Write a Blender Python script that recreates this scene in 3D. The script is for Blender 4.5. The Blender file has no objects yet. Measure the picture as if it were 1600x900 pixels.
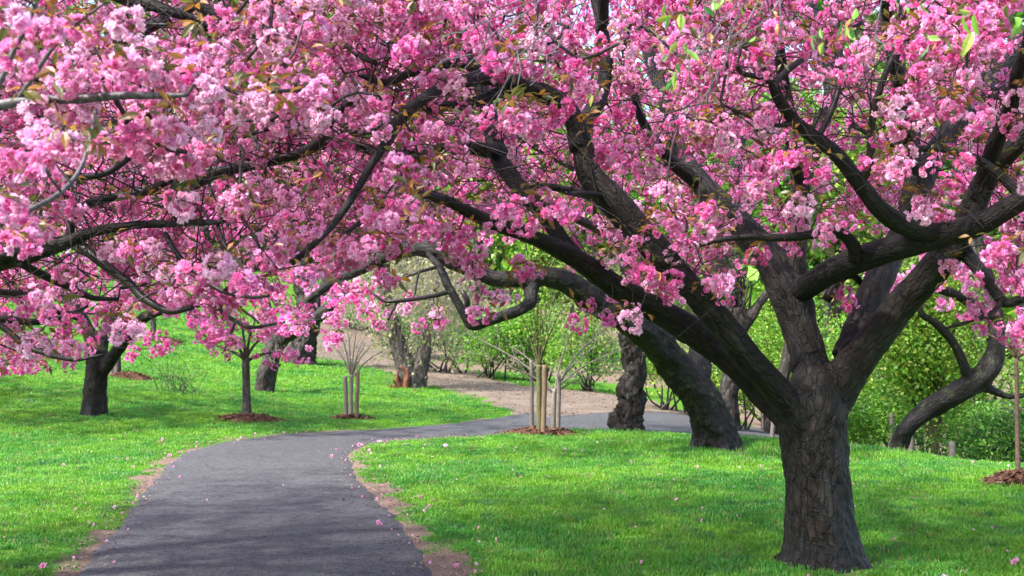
import bpy, math, random
import numpy as np
from mathutils import Vector

# ------------------------------------------------------------------ camera, sky, sun, exposure
sc = bpy.context.scene
COL = sc.collection
CAM_H, FPX, HORIZON = 1.7, 1777.8, 540.0
cam_d = bpy.data.cameras.new('camera')
cam_d.sensor_width = 36.0
cam_d.lens = 40.0
cam_d.shift_y = 90.0 / 1600.0
cam_d.clip_start = 0.05
cam_d.clip_end = 1000.0
cam_d.dof.use_dof = True
cam_d.dof.focus_distance = 9.5
cam_d.dof.aperture_fstop = 4.0
cam = bpy.data.objects.new('camera', cam_d)
cam.location = (0, 0, CAM_H)
cam.rotation_euler = (math.radians(90), 0, 0)
COL.objects.link(cam)
sc.camera = cam

SUN_EL, SUN_AZ = math.radians(51), math.radians(236)      # azimuth clockwise from +Y (away from the camera)
world = bpy.data.worlds.new('World')
sc.world = world
world.use_nodes = True
wn = world.node_tree.nodes
bg = wn['Background']
sky = wn.new('ShaderNodeTexSky')
sky.sky_type = 'NISHITA'
sky.sun_disc = False
sky.sun_elevation = SUN_EL
sky.sun_rotation = SUN_AZ
sky.air_density = 1.0
sky.dust_density = 2.5
sky.ozone_density = 1.0
world.node_tree.links.new(sky.outputs[0], bg.inputs[0])
bg.inputs[1].default_value = 0.15

sun_d = bpy.data.lights.new('sun', 'SUN')
sun_d.energy = 2.7
sun_d.angle = math.radians(3.0)
sun_d.color = (1.0, 0.95, 0.87)
sun = bpy.data.objects.new('sun', sun_d)
sdir = Vector((math.sin(SUN_AZ) * math.cos(SUN_EL), math.cos(SUN_AZ) * math.cos(SUN_EL), math.sin(SUN_EL)))
sun.rotation_euler = sdir.to_track_quat('Z', 'Y').to_euler()
sun.location = (0, 0, 30)
COL.objects.link(sun)

sc.view_settings.view_transform = 'Standard'
sc.view_settings.look = 'None'
sc.view_settings.exposure = 2.0
sc.view_settings.gamma = 1.0
sc.view_settings.use_curve_mapping = False
sc.render.engine = 'CYCLES'
sc.cycles.max_bounces = 8
sc.cycles.diffuse_bounces = 5
sc.cycles.transmission_bounces = 6
sc.cycles.transparent_max_bounces = 4

rng = np.random.default_rng(11)
random.seed(11)

# ------------------------------------------------------------------ helpers: points, noise, meshes
def P(px, py, d):
    """a place in the park, read off a photograph of it and its distance"""
    return np.array([(px - 800.0) / FPX * d, d, CAM_H + (HORIZON - py) / FPX * d])

def proj(p):
    p = np.atleast_2d(p)
    d = np.maximum(p[:, 1], 0.05)
    return 800 + p[:, 0] / d * FPX, HORIZON - (p[:, 2] - CAM_H) / d * FPX, p[:, 1]

def _hash(i, j, k):
    h = (i * 374761393 + j * 668265263 + k * 2147483647 + 1013904223) & 0xFFFFFFFF
    h = ((h ^ (h >> 13)) * 1274126177) & 0xFFFFFFFF
    h = h ^ (h >> 16)
    return (h & 0xFFFFFF) / float(0xFFFFFF)

def noise(p):
    """smooth value noise -1..1 at points p (n,3)"""
    p = np.asarray(p, float)
    f = np.floor(p).astype(np.int64)
    t = p - f
    t = t * t * (3 - 2 * t)
    r = 0
    for a in (0, 1):
        for b in (0, 1):
            for c in (0, 1):
                w = (t[:, 0] if a else 1 - t[:, 0]) * (t[:, 1] if b else 1 - t[:, 1]) * (t[:, 2] if c else 1 - t[:, 2])
                r = r + w * _hash(f[:, 0] + a, f[:, 1] + b, f[:, 2] + c)
    return r * 2 - 1

def fbm(p, n=3):
    r, a = 0, 1.0
    p = np.asarray(p, float)
    for i in range(n):
        r = r + a * noise(p * (2 ** i) + 17.3 * i)
        a *= 0.5
    return r / 1.75

class MB:
    """collects shapes and links them as ONE mesh object"""
    def __init__(self):
        self.v, self.t, self.q, self.c, self.b, self.n = [], [], [], [], [], 0
    def add(self, v, tris=None, quads=None, color=None, bark=None):
        v = np.asarray(v, float).reshape(-1, 3)
        if tris is not None and len(tris):
            self.t.append(np.asarray(tris, np.int64).reshape(-1, 3) + self.n)
        if quads is not None and len(quads):
            self.q.append(np.asarray(quads, np.int64).reshape(-1, 4) + self.n)
        self.v.append(v)
        if color is None:
            color = (1, 1, 1)
        c = np.asarray(color, float)
        self.c.append(np.broadcast_to(c, (len(v), 3)) if c.ndim == 1 else c)
        self.b.append(np.zeros((len(v), 3)) if bark is None else bark)
        self.n += len(v)
        return self
    def mesh(self, name, mat, smooth=False):
        v = np.concatenate(self.v)
        t = np.concatenate(self.t) if self.t else np.zeros((0, 3), np.int64)
        q = np.concatenate(self.q) if self.q else np.zeros((0, 4), np.int64)
        me = bpy.data.meshes.new(name)
        me.vertices.add(len(v))
        me.vertices.foreach_set('co', v.astype(np.float32).ravel())
        loops = np.concatenate([t.ravel(), q.ravel()]).astype(np.int32)
        me.loops.add(len(loops))
        me.loops.foreach_set('vertex_index', loops)
        start = np.concatenate([np.arange(len(t)) * 3, len(t) * 3 + np.arange(len(q)) * 4]).astype(np.int32)
        me.polygons.add(len(start))
        me.polygons.foreach_set('loop_start', start)
        me.polygons.foreach_set('use_smooth', np.full(len(start), smooth))
        ca = me.attributes.new('tint', 'FLOAT_COLOR', 'POINT')
        c = np.concatenate(self.c)
        ca.data.foreach_set('color', np.hstack([c, np.ones((len(c), 1))]).astype(np.float32).ravel())
        ba = me.attributes.new('bark', 'FLOAT_VECTOR', 'POINT')
        ba.data.foreach_set('vector', np.concatenate(self.b).astype(np.float32).ravel())
        me.update(calc_edges=True)
        me.validate()
        if mat is not None:
            me.materials.append(mat)
        return me
    def build(self, name, mat, parent=None, smooth=False):
        return link(name, self.mesh(name, mat, smooth), parent)

def link(name, me, parent=None):
    """meshes are written in world coordinates; a child keeps its place under its thing"""
    o = bpy.data.objects.new(name, me)
    COL.objects.link(o)
    if parent is not None:
        o.parent = parent
        o.matrix_parent_inverse = ROOT_INV[parent.name]
    return o

ROOT_INV = {}
def thing(name, loc, label, cat, group=None):
    o = bpy.data.objects.new(name, None)
    o.empty_display_size = 0.2
    o.location = [float(a) for a in loc]
    COL.objects.link(o)
    from mathutils import Matrix
    ROOT_INV[o.name] = Matrix.Translation(Vector([float(a) for a in loc])).inverted()
    o['label'] = label
    o['category'] = cat
    if group:
        o['group'] = group
    return o

def catmull(pts, rad, step):
    pts = np.asarray(pts, float)
    rad = np.asarray(rad, float)
    n = len(pts)
    P0 = np.vstack([2 * pts[0] - pts[1], pts, 2 * pts[-1] - pts[-2]])
    out, orad = [], []
    for i in range(n - 1):
        a, b, c, d = P0[i], P0[i + 1], P0[i + 2], P0[i + 3]
        m = max(2, int(np.linalg.norm(c - b) / step) + 1)
        for k in range(m):
            t = k / m
            out.append(0.5 * ((2 * b) + (c - a) * t + (2 * a - 5 * b + 4 * c - d) * t * t + (3 * b - a - 3 * c + d) * t ** 3))
            orad.append(rad[i] * (1 - t) + rad[i + 1] * t)
    out.append(pts[-1])
    orad.append(rad[-1])
    return np.array(out), np.array(orad)

def frames(pts):
    t = np.gradient(pts, axis=0)
    t /= np.linalg.norm(t, axis=1, keepdims=True) + 1e-9
    u = np.cross(t[0], [0.31, 0.93, 0.17])
    u /= np.linalg.norm(u)
    U = []
    for k in range(len(pts)):
        u = u - t[k] * np.dot(u, t[k])
        u /= np.linalg.norm(u) + 1e-9
        U.append(u)
    U = np.array(U)
    return t, U, np.cross(t, U)

def tube(mb, pts, rad, sides=8, rough=0.0, color=None, seed=0.0):
    """pts/rad already resampled"""
    n = len(pts)
    t, U, W = frames(pts)
    L = np.concatenate([[0], np.cumsum(np.linalg.norm(np.diff(pts, axis=0), axis=1))])
    ang = np.arange(sides) / sides * 2 * math.pi
    ca, sa = np.cos(ang), np.sin(ang)
    rr = np.repeat(rad[:, None], sides, 1)
    bx = rr * ca[None]
    by = rr * sa[None]
    bz = np.repeat(L[:, None], sides, 1) + seed
    bark = np.stack([bx, by, bz], -1).reshape(-1, 3)
    if rough:
        f = fbm(bark / np.maximum(rad.mean(), 0.005) * np.array([0.8, 0.8, 0.35]) + seed * 3.1, 3).reshape(n, sides)
        rr = rr * (1 + rough * f)
    v = pts[:, None] + U[:, None] * (rr * ca)[..., None] + W[:, None] * (rr * sa)[..., None]
    v = v.reshape(-1, 3)
    i = np.arange(n - 1)[:, None] * sides
    j = np.arange(sides)[None]
    j2 = (j + 1) % sides
    q = np.stack([i + j, i + j2, i + sides + j2, i + sides + j], -1).reshape(-1, 4)
    v = np.vstack([v, pts[0], pts[-1]])
    bark = np.vstack([bark, [0, 0, seed], [0, 0, L[-1] + seed]])
    k0, k1 = n * sides, n * sides + 1
    jj = np.arange(sides)
    t0 = np.stack([np.full(sides, k0), (jj + 1) % sides, jj], -1)
    t1 = np.stack([np.full(sides, k1), (n - 1) * sides + jj, (n - 1) * sides + (jj + 1) % sides], -1)
    mb.add(v, np.vstack([t0, t1]), q, color, bark)

# ------------------------------------------------------------------ materials
class NT:
    def __init__(self, name):
        self.m = bpy.data.materials.new(name)
        self.m.use_nodes = True
        self.t = self.m.node_tree
        self.t.nodes.clear()
        self.out = self.n('ShaderNodeOutputMaterial')
    def n(self, kind, **kw):
        nd = self.t.nodes.new(kind)
        for k, v in kw.items():
            if k.startswith('i_'):
                nd.inputs[k[2:].replace('_', ' ')].default_value = v
            else:
                setattr(nd, k, v)
        return nd
    def l(self, a, b):
        self.t.links.new(a, b)
    def attr(self, name, out='Vector'):
        return self.n('ShaderNodeAttribute', attribute_name=name).outputs[out]
    def mapping(self, vec, scale):
        mp = self.n('ShaderNodeMapping')
        mp.inputs['Scale'].default_value = scale
        self.l(vec, mp.inputs['Vector'])
        return mp.outputs[0]
    def noise(self, vec, scale, detail=4, rough=0.55, dist=0.0):
        nz = self.n('ShaderNodeTexNoise', i_Scale=scale, i_Detail=detail, i_Roughness=rough, i_Distortion=dist)
        self.l(vec, nz.inputs['Vector'])
        return nz.outputs[0]
    def ramp(self, fac, stops):
        r = self.n('ShaderNodeValToRGB')
        e = r.color_ramp.elements
        while len(e) < len(stops):
            e.new(0.5)
        for k, (p, c) in enumerate(stops):
            e[k].position = p
            e[k].color = (c, c, c, 1) if np.isscalar(c) else (*c, 1)
        self.l(fac, r.inputs[0])
        return r.outputs[0]
    def mix(self, fac, a, b, mode='MIX'):
        m = self.n('ShaderNodeMix', data_type='RGBA', blend_type=mode)
        for s, x in ((m.inputs[0], fac), (m.inputs[6], a), (m.inputs[7], b)):
            if isinstance(x, bpy.types.NodeSocket):
                self.l(x, s)
            elif np.isscalar(x):
                s.default_value = x
            else:
                s.default_value = (*x, 1)
        return m.outputs[2]
    def math(self, op, a, b=0.0):
        m = self.n('ShaderNodeMath', operation=op)
        for s, x in ((m.inputs[0], a), (m.inputs[1], b)):
            if isinstance(x, bpy.types.NodeSocket):
                self.l(x, s)
            else:
                s.default_value = x
        return m.outputs[0]
    def principled(self, color, rough=0.8, spec=0.3, bump=None, bstr=0.5, bdist=0.01):
        p = self.n('ShaderNodeBsdfPrincipled')
        if isinstance(color, bpy.types.NodeSocket):
            self.l(color, p.inputs['Base Color'])
        else:
            p.inputs['Base Color'].default_value = (*color, 1)
        if isinstance(rough, bpy.types.NodeSocket):
            self.l(rough, p.inputs['Roughness'])
        else:
            p.inputs['Roughness'].default_value = rough
        p.inputs['Specular IOR Level'].default_value = spec
        if bump is not None:
            b = self.n('ShaderNodeBump', i_Strength=bstr, i_Distance=bdist)
            self.l(bump, b.inputs['Height'])
            self.l(b.outputs[0], p.inputs['Normal'])
        self.l(p.outputs[0], self.out.inputs[0])
        return self.m
    def leafy(self, color, trans=0.4, gloss=0.0, tcol=None):
        d = self.n('ShaderNodeBsdfDiffuse')
        t = self.n('ShaderNodeBsdfTranslucent')
        self.l(color, d.inputs[0])
        self.l(tcol if tcol is not None else color, t.inputs[0])
        m = self.n('ShaderNodeMixShader')
        m.inputs[0].default_value = trans
        self.l(d.outputs[0], m.inputs[1])
        self.l(t.outputs[0], m.inputs[2])
        res = m.outputs[0]
        if gloss:
            g = self.n('ShaderNodeBsdfGlossy', i_Roughness=0.45)
            m2 = self.n('ShaderNodeMixShader')
            m2.inputs[0].default_value = gloss
            self.l(res, m2.inputs[1])
            self.l(g.outputs[0], m2.inputs[2])
            res = m2.outputs[0]
        self.l(res, self.out.inputs[0])
        return self.m

def bark_material(name, dark, brown, grey, grey_amount=0.5, moss=0.0, scale=1.0):
    k = NT(name)
    b = k.attr('bark')
    warp = k.noise(k.mapping(b, (3 * scale, 3 * scale, 2 * scale)), 1.0, 3)
    fiss = k.noise(k.mapping(b, (30 * scale, 30 * scale, 6 * scale)), 1.0, 7, 0.7, 1.0)
    grain = k.noise(k.mapping(b, (90 * scale, 90 * scale, 60 * scale)), 1.0, 4, 0.7)
    lent = k.noise(k.mapping(b, (20 * scale, 20 * scale, 120 * scale)), 1.0, 4, 0.65, 0.8)
    patch = k.noise(k.mapping(b, (9 * scale, 9 * scale, 1.1 * scale)), 1.0, 5, 0.6, 0.6)
    vz = k.n('ShaderNodeTexVoronoi', feature='DISTANCE_TO_EDGE', i_Scale=1.0)
    wv = k.n('ShaderNodeVectorMath', operation='ADD')
    k.l(k.mapping(b, (17 * scale, 17 * scale, 4.2 * scale)), wv.inputs[0])
    k.l(k.n('ShaderNodeTexNoise', i_Scale=14.0 * scale, i_Detail=4.0).outputs['Color'], wv.inputs[1])
    k.l(b, [x for x in k.t.nodes if x.type == 'TEX_NOISE'][-1].inputs['Vector'])
    k.l(wv.outputs[0], vz.inputs['Vector'])
    crack = k.ramp(vz.outputs['Distance'], [(0.02, 0.0), (0.13, 1.0)])
    pm = k.ramp(patch, [(0.66 - 0.28 * grey_amount, 0.0), (0.70 - 0.28 * grey_amount, 1.0)])
    rough_col = k.mix(k.ramp(fiss, [(0.42, 0.0), (0.60, 1.0)]), dark, brown)
    rough_col = k.mix(k.ramp(grain, [(0.55, 0.0), (0.75, 0.7)]), rough_col, tuple(1.9 * x for x in brown))
    band_col = k.mix(k.ramp(lent, [(0.42, 0.0), (0.58, 1.0)]), tuple(0.3 * x for x in grey), grey)
    band_col = k.mix(k.ramp(grain, [(0.4, 0.4), (0.6, 0.0)]), band_col, dark)
    col = k.mix(pm, rough_col, band_col)
    col = k.mix(k.ramp(warp, [(0.4, 0.0), (0.7, 0.45)]), col, tuple(0.7 * x for x in dark), 'MIX')
    if moss:
        mz = k.noise(k.n('ShaderNodeTexCoord').outputs['Object'], 4.5, 5, 0.7)
        col = k.mix(k.ramp(mz, [(0.62 - 0.2 * moss, 0.0), (0.72 - 0.2 * moss, 0.75)]), col, (0.05, 0.06, 0.022))
    col = k.mix(k.math('MULTIPLY', k.math('SUBTRACT', 1.0, crack), 0.8), col, tuple(0.6 * x for x in dark))
    h = k.mix(0.3, k.mix(pm, k.mix(0.5, fiss, crack), k.mix(0.4, lent, crack)), grain)
    return k.principled(col, 0.62, 0.35, h, 1.0, 0.022 / scale ** 0.5)

M = {}
M['bark'] = bark_material('cherry_bark', (0.002, 0.0015, 0.0012), (0.026, 0.016, 0.010), (0.056, 0.052, 0.047), 0.42)
M['bark_limb'] = bark_material('cherry_limb_bark', (0.002, 0.0015, 0.0015), (0.019, 0.012, 0.011), (0.034, 0.028, 0.028), 0.8, 0.0, 1.5)
M['bark_dark'] = bark_material('old_black_bark', (0.002, 0.0018, 0.0015), (0.011, 0.008, 0.006), (0.036, 0.039, 0.043), 0.22, 0.45)
M['bark_far'] = bark_material('brown_bark', (0.009, 0.0065, 0.005), (0.046, 0.032, 0.024), (0.085, 0.075, 0.066), 0.5, 0.2, 0.7)
M['bark_grey'] = bark_material('grey_bark', (0.03, 0.024, 0.02), (0.11, 0.085, 0.07), (0.20, 0.18, 0.165), 0.6, 0.0, 1.3)

def simple_bark(name, a, b, rough=0.6):
    k = NT(name)
    bk = k.attr('bark')
    nz = k.noise(k.mapping(bk, (30, 30, 70)), 1.0, 4, 0.6)
    return k.principled(k.mix(k.ramp(nz, [(0.35, 0.0), (0.7, 1.0)]), a, b), rough, 0.4, nz, 0.6, 0.004)
M['branch'] = simple_bark('branch_bark', (0.006, 0.004, 0.004), (0.026, 0.019, 0.020), 0.5)
M['branch_grey'] = simple_bark('pale_branch_bark', (0.03, 0.027, 0.03), (0.115, 0.105, 0.115), 0.55)
M['twig'] = simple_bark('twig_bark', (0.009, 0.006, 0.006), (0.034, 0.022, 0.022), 0.55)
M['twig_pale'] = simple_bark('pale_twig_bark', (0.12, 0.10, 0.085), (0.28, 0.25, 0.21), 0.7)
M['twig_green'] = simple_bark('green_twig_bark', (0.05, 0.055, 0.02), (0.14, 0.13, 0.05), 0.8)
M['stake'] = simple_bark('weathered_stake_wood', (0.10, 0.088, 0.075), (0.22, 0.195, 0.165), 0.85)
M['stake_tan'] = simple_bark('tan_stake_wood', (0.11, 0.072, 0.045), (0.22, 0.15, 0.098), 0.85)
M['rotten_wood'] = simple_bark('orange_rotten_wood', (0.06, 0.025, 0.018), (0.27, 0.10, 0.055), 0.9)
M['red_bark'] = simple_bark('reddish_young_bark', (0.06, 0.03, 0.024), (0.15, 0.088, 0.07), 0.8)

k = NT('cherry_blossom')
M['blossom'] = k.leafy(k.attr('tint', 'Color'), 0.45)
k = NT('cherry_leaf')
M['leaf'] = k.leafy(k.attr('tint', 'Color'), 0.42, 0.05)
k = NT('green_foliage')
M['foliage'] = k.leafy(k.attr('tint', 'Color'), 0.45, 0.03)

k = NT('grass_blade')
geo = k.n('ShaderNodeNewGeometry').outputs['Position']
oi = k.n('ShaderNodeObjectInfo').outputs['Random']
big = k.noise(geo, 0.55, 4, 0.6)
med = k.noise(geo, 2.6, 3, 0.6)
c0 = k.mix(k.ramp(big, [(0.40, 0.0), (0.60, 1.0)]), (0.055, 0.265, 0.028), (0.155, 0.385, 0.020))
c0 = k.mix(k.ramp(med, [(0.56, 0.0), (0.66, 0.8)]), c0, (0.036, 0.175, 0.050))
fin = k.noise(geo, 9.0, 4, 0.7)
c0 = k.mix(k.ramp(fin, [(0.55, 0.0), (0.72, 0.6)]), c0, (0.21, 0.30, 0.05))
c0 = k.mix(k.ramp(fin, [(0.28, 0.6), (0.42, 0.0)]), c0, (0.03, 0.13, 0.02))
c0 = k.mix(k.ramp(oi, [(0.0, 0.0), (0.91, 0.08), (0.96, 0.7), (1.0, 0.85)]), c0, (0.31, 0.30, 0.10))
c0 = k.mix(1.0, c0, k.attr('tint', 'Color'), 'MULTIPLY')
M['grass'] = k.leafy(c0, 0.42, 0.035)

# ------------------------------------------------------------------ terrain
def ctl():
    c = []
    for x in (-9, -4.5, 0, 4.5, 9):
        for y in (-8, -2, 4, 8, 12, 16):
            c.append((x, y, 0.0))
    for px, py, d in [(0, 640, 24), (147, 648, 24), (385, 655, 24), (547, 657, 26), (415, 612, 32), (470, 568, 42),
                      (200, 590, 32), (240, 530, 42), (110, 470, 50), (330, 505, 48), (640, 607, 36), (705, 588, 42),
                      (560, 550, 50), (500, 520, 56), (830, 645, 29), (1000, 650, 28), (900, 625, 32), (1060, 655, 27),
                      (980, 675, 23), (1120, 705, 18.3), (850, 678, 21.9), (1400, 705, 18), (1550, 738, 15), (1590, 755, 14),
                      (560, 676, 22.2), (700, 670, 23.2), (1000, 615, 40), (1400, 712, 20)]:
        c.append(tuple(P(px, py, d)))
    c += [(7.8, 18.2, -.5), (7.9, 20.3, -.75), (9.2, 20.5, -1.0), (11, 18, -.8), (10, 15.6, -.4), (7.6, 22, -.8), (8.5, 24, -1.1), (14, 22, -1.2), (14, 32, -1.6), (9, 30, -1.1), (-30, 60, 7), (-60, 100, 11), (0, 90, 5),
          (40, 90, 0), (60, 40, -2), (60, 0, 0), (-45, 0, 1.5), (-40, 30, 4), (0, -40, 0), (-16, 16, 0.5), (16, 12, -0.2)]
    return np.array(c)
CT = ctl()
def _u(r2):
    return 0.5 * r2 * np.log(r2 + 1e-9)
_n = len(CT)
_A = np.zeros((_n + 3, _n + 3))
_A[:_n, :_n] = _u(((CT[:, None, :2] - CT[None, :, :2]) ** 2).sum(-1)) + np.eye(_n) * 1.5
_A[:_n, _n] = 1
_A[:_n, _n + 1:] = CT[:, :2]
_A[_n:, :_n] = _A[:_n, _n:].T
TW = np.linalg.solve(_A, np.concatenate([CT[:, 2], np.zeros(3)]))

def gz(x, y):
    x = np.atleast_1d(np.asarray(x, float)).ravel()
    y = np.atleast_1d(np.asarray(y, float)).ravel()
    xc, yc = np.clip(x, -90, 90), np.clip(y, -30, 110)
    z = np.empty(len(x))
    for s in range(0, len(x), 20000):
        a = np.stack([xc[s:s + 20000], yc[s:s + 20000]], -1)
        z[s:s + 20000] = _u(((a[:, None] - CT[None, :, :2]) ** 2).sum(-1)) @ TW[:_n] + TW[_n] + a @ TW[_n + 1:]
    return np.clip(z, -3.5, 12)

def on_ground(px, py, d):
    """the spot at that distance along the ray, dropped or lifted onto the terrain"""
    p = P(px, py, d)
    p[2] = gz(p[0], p[1])[0]
    return p

def hit(px, py):
    """where the sight line through a pixel meets the terrain"""
    ds = np.geomspace(4, 90, 500)
    z = CAM_H + (HORIZON - py) / FPX * ds
    g = gz((px - 800) / FPX * ds, ds)
    below = np.where(z <= g)[0]
    d = ds[below[0]] if len(below) else 90
    return (px - 800) / FPX * d, d

def edge(pts, step=0.25):
    w = np.array([hit(*p) for p in pts])
    w = np.hstack([w, np.zeros((len(w), 1))])
    return catmull(w, np.zeros(len(w)), step)[0][:, :2]

LEFT_EDGE = [(20, 1000), (104, 900), (150, 850), (190, 800), (215, 768), (245, 738), (290, 706), (350, 690), (430, 680), (520, 674.5), (620, 669), (715, 661), (790, 651), (850, 638), (930, 628), (1010, 636), (1090, 652)]
RIGHT_EDGE = [(800, 1000), (690, 900), (655, 850), (615, 800), (584, 768), (562, 738), (552, 714), (564, 700), (602, 691.5), (660, 687), (720, 683), (780, 679.5), (835, 675), (890, 674.5), (950, 676), (1020, 678), (1100, 682)]
def resample(pl, n):
    L = np.concatenate([[0], np.cumsum(np.linalg.norm(np.diff(pl, axis=0), axis=1))])
    return np.stack([np.interp(np.linspace(0, L[-1], n), L, pl[:, i]) for i in (0, 1)], -1)
def paired(a, b, n):
    """two edges with matching control points -> matching dense polylines"""
    A = np.array([hit(*p) for p in a]); B = np.array([hit(*p) for p in b])
    A3 = np.hstack([A, B])
    t = np.arange(len(A))
    tt = np.linspace(0, len(A) - 1, n)
    out = []
    for col in range(4):
        y = A3[:, col]
        m = np.gradient(y)
        i = np.minimum(tt.astype(int), len(t) - 2)
        s = tt - i
        h00 = 2 * s ** 3 - 3 * s ** 2 + 1; h10 = s ** 3 - 2 * s ** 2 + s; h01 = -2 * s ** 3 + 3 * s ** 2; h11 = s ** 3 - s ** 2
        out.append(h00 * y[i] + h10 * m[i] + h01 * y[i + 1] + h11 * m[i + 1])
    out = np.array(out).T
    return out[:, :2], out[:, 2:]
LE, RE = paired(LEFT_EDGE, RIGHT_EDGE, 240)
LE = np.vstack([LE[0] + [-1.5, -14], LE]); RE = np.vstack([RE[0] + [1.0, -14], RE])
LE = np.vstack([LE, LE[-1] + [8, -3]]); RE = np.vstack([RE, RE[-1] + [8, -4]])

def seg_dist(p, pl):
    """distance of points p (n,2) to polyline pl"""
    best = np.full(len(p), 1e9)
    for i in range(len(pl) - 1):
        a, b = pl[i], pl[i + 1]
        ab = b - a
        t = np.clip(((p - a) @ ab) / (ab @ ab + 1e-9), 0, 1)
        best = np.minimum(best, np.linalg.norm(p - a - t[:, None] * ab, axis=1))
    return best
def in_poly(p, poly):
    x, y = p[:, 0], p[:, 1]
    c = np.zeros(len(p), bool)
    j = len(poly) - 1
    for i in range(len(poly)):
        xi, yi = poly[i]; xj, yj = poly[j]
        with np.errstate(divide='ignore', invalid='ignore'):
            c ^= ((yi > y) != (yj > y)) & (x < (xj - xi) * (y - yi) / (yj - yi) + xi)
        j = i
    return c
PATH_POLY = np.vstack([LE[::2], RE[::-1][::2]])
def path_sd(p):
    """signed distance to the path, negative on it"""
    d = np.full(len(p), 50.0)
    near = (np.abs(p[:, 0]) < 25) & (p[:, 1] < 45)
    if near.any():
        q = p[near]
        dd = np.minimum(seg_dist(q, LE[::4]), seg_dist(q, RE[::4]))
        d[near] = np.where(in_poly(q, PATH_POLY), -dd, dd)
    return d
TRACK_LOW = [(850, 655), (800, 640), (740, 618), (670, 601), (600, 578), (540, 566), (480, 556), (430, 548)]
TRACK_UP = [(1090, 650), (990, 622), (900, 611), (800, 601), (730, 580), (640, 562), (560, 534), (490, 505)]
TL, TU = paired(TRACK_LOW, TRACK_UP, 80)
TRACK_POLY = np.vstack([TL, TU[::-1]])
def track_sd(p):
    d = np.full(len(p), 50.0)
    near = (np.abs(p[:, 0]) < 30) & (p[:, 1] > 20) & (p[:, 1] < 80)
    if near.any():
        q = p[near]
        dd = np.minimum(seg_dist(q, TL[::2]), seg_dist(q, TU[::2]))
        d[near] = np.where(in_poly(q, TRACK_POLY), -dd, dd)
    return d

def axis(lo, a, b, hi, fine, grow):
    mid = list(np.arange(a, b, fine))
    up, s, x = [], fine, b
    while x < hi:
        up.append(x); s *= grow; x += s
    dn, s, x = [], fine, a - fine
    while x > lo:
        dn.append(x); s *= grow; x -= s
    return np.array(dn[::-1] + mid + up)
gxs = axis(-160, -7, 7, 160, 0.14, 1.045)
gys = axis(-40, 5, 24, 240, 0.14, 1.05)
GX, GY = np.meshgrid(gxs, gys)
gp = np.stack([GX.ravel(), GY.ravel()], -1)
psd = path_sd(gp)
tsd = track_sd(gp)
gzz = gz(gp[:, 0], gp[:, 1])
wob = fbm(np.c_[gp * 0.9, np.zeros(len(gp))], 3)
wob2 = fbm(np.c_[gp * 3.1, np.ones(len(gp))], 3)
gzz = gzz + 0.035 * wob * np.clip(psd / 0.8, 0, 1) + 0.012 * wob2 * np.clip(psd / 0.3, 0, 1)
gzz = gzz - 0.03 * (psd < -0.10)
def bare_amount(p, psd_, tsd_):
    """0 turf .. 1 bare earth"""
    w1 = fbm(np.c_[p * 0.8, np.full(len(p), 5.0)], 3)
    w2 = fbm(np.c_[p * 2.7, np.full(len(p), 9.0)], 3)
    w3 = fbm(np.c_[p * 7.0, np.full(len(p), 3.0)], 2)
    right = p[:, 0] > -2.0
    width = np.where(right, 0.10, -0.02) + 0.50 * w1 + 0.30 * w2
    width = np.where((p[:, 1] > 12.5) & (p[:, 1] < 19) & ~right, width + 0.35 * np.clip(w2 + .2, 0, 1), width)
    e = np.clip((width - psd_) / 0.34 + 0.5 + 0.7 * w3, 0, 1)
    spots = np.clip((w1 * 0.7 + w2 * 0.6 + 0.25 * w3 - 0.44) / 0.25, 0, 1) * .8
    for (fx, fy, fd, fr) in ((1284, 880, 8.9, .62), (1119, 704, 18.3, .85), (147, 648, 24, .5), (980, 676, 23, .5), (960, 770, 13.1, .45), (1432, 772, 13.0, .55), (690, 850, 9.7, .4)):
        c_ = P(fx, fy, fd)
        r_ = np.hypot(p[:, 0] - c_[0], p[:, 1] - c_[1])
        spots = np.maximum(spots, .62 * np.clip((fr * (1 + .9 * w2 + .6 * w3) - r_) / .35, 0, 1))
    t = np.clip((0.5 - tsd_ + w2) / 0.8, 0, 1)
    woods = np.clip((p[:, 0] * 0.0 + p[:, 1] - 44 + 6 * w1) / 6, 0, 1) * (p[:, 0] > -10)
    lowr = np.clip((p[:, 0] - 6.0) / 1.5, 0, 1) * np.clip((p[:, 1] - (29 - p[:, 0] * 1.05)) / 2.0, 0, 1)
    return np.clip(np.maximum.reduce([e, 0.85 * spots, t, woods, lowr]), 0, 1)
bare = bare_amount(gp, psd, tsd)
mb = MB()
nx, ny = len(gxs), len(gys)
ii = (np.arange(ny - 1)[:, None] * nx + np.arange(nx - 1)[None]).ravel()
mb.add(np.c_[gp, gzz], None, np.stack([ii, ii + 1, ii + 1 + nx, ii + nx], -1), np.c_[bare, np.clip(tsd, -5, 5) * 0.1 + 0.5, np.zeros(len(bare))])
k = NT('turf_and_earth')
geo = k.n('ShaderNodeNewGeometry').outputs['Position']
sep = k.n('ShaderNodeSeparateColor')
k.l(k.attr('tint', 'Color'), sep.inputs[0])
n1 = k.noise(geo, 1.6, 5, 0.65)
n2 = k.noise(geo, 26, 5, 0.7)
n3 = k.noise(geo, 110, 3, 0.7)
turf = k.mix(k.ramp(n1, [(0.35, 0.0), (0.68, 1.0)]), (0.045, 0.14, 0.012), (0.085, 0.20, 0.016))
turf = k.mix(k.ramp(n2, [(0.5, 0.0), (0.75, 0.6)]), turf, (0.10, 0.10, 0.03))
earth = k.mix(k.ramp(n2, [(0.3, 0.0), (0.7, 1.0)]), (0.10, 0.07, 0.052), (0.22, 0.165, 0.13))
earth = k.mix(k.ramp(n3, [(0.55, 0.0), (0.68, 0.7)]), earth, (0.07, 0.045, 0.03))
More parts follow.
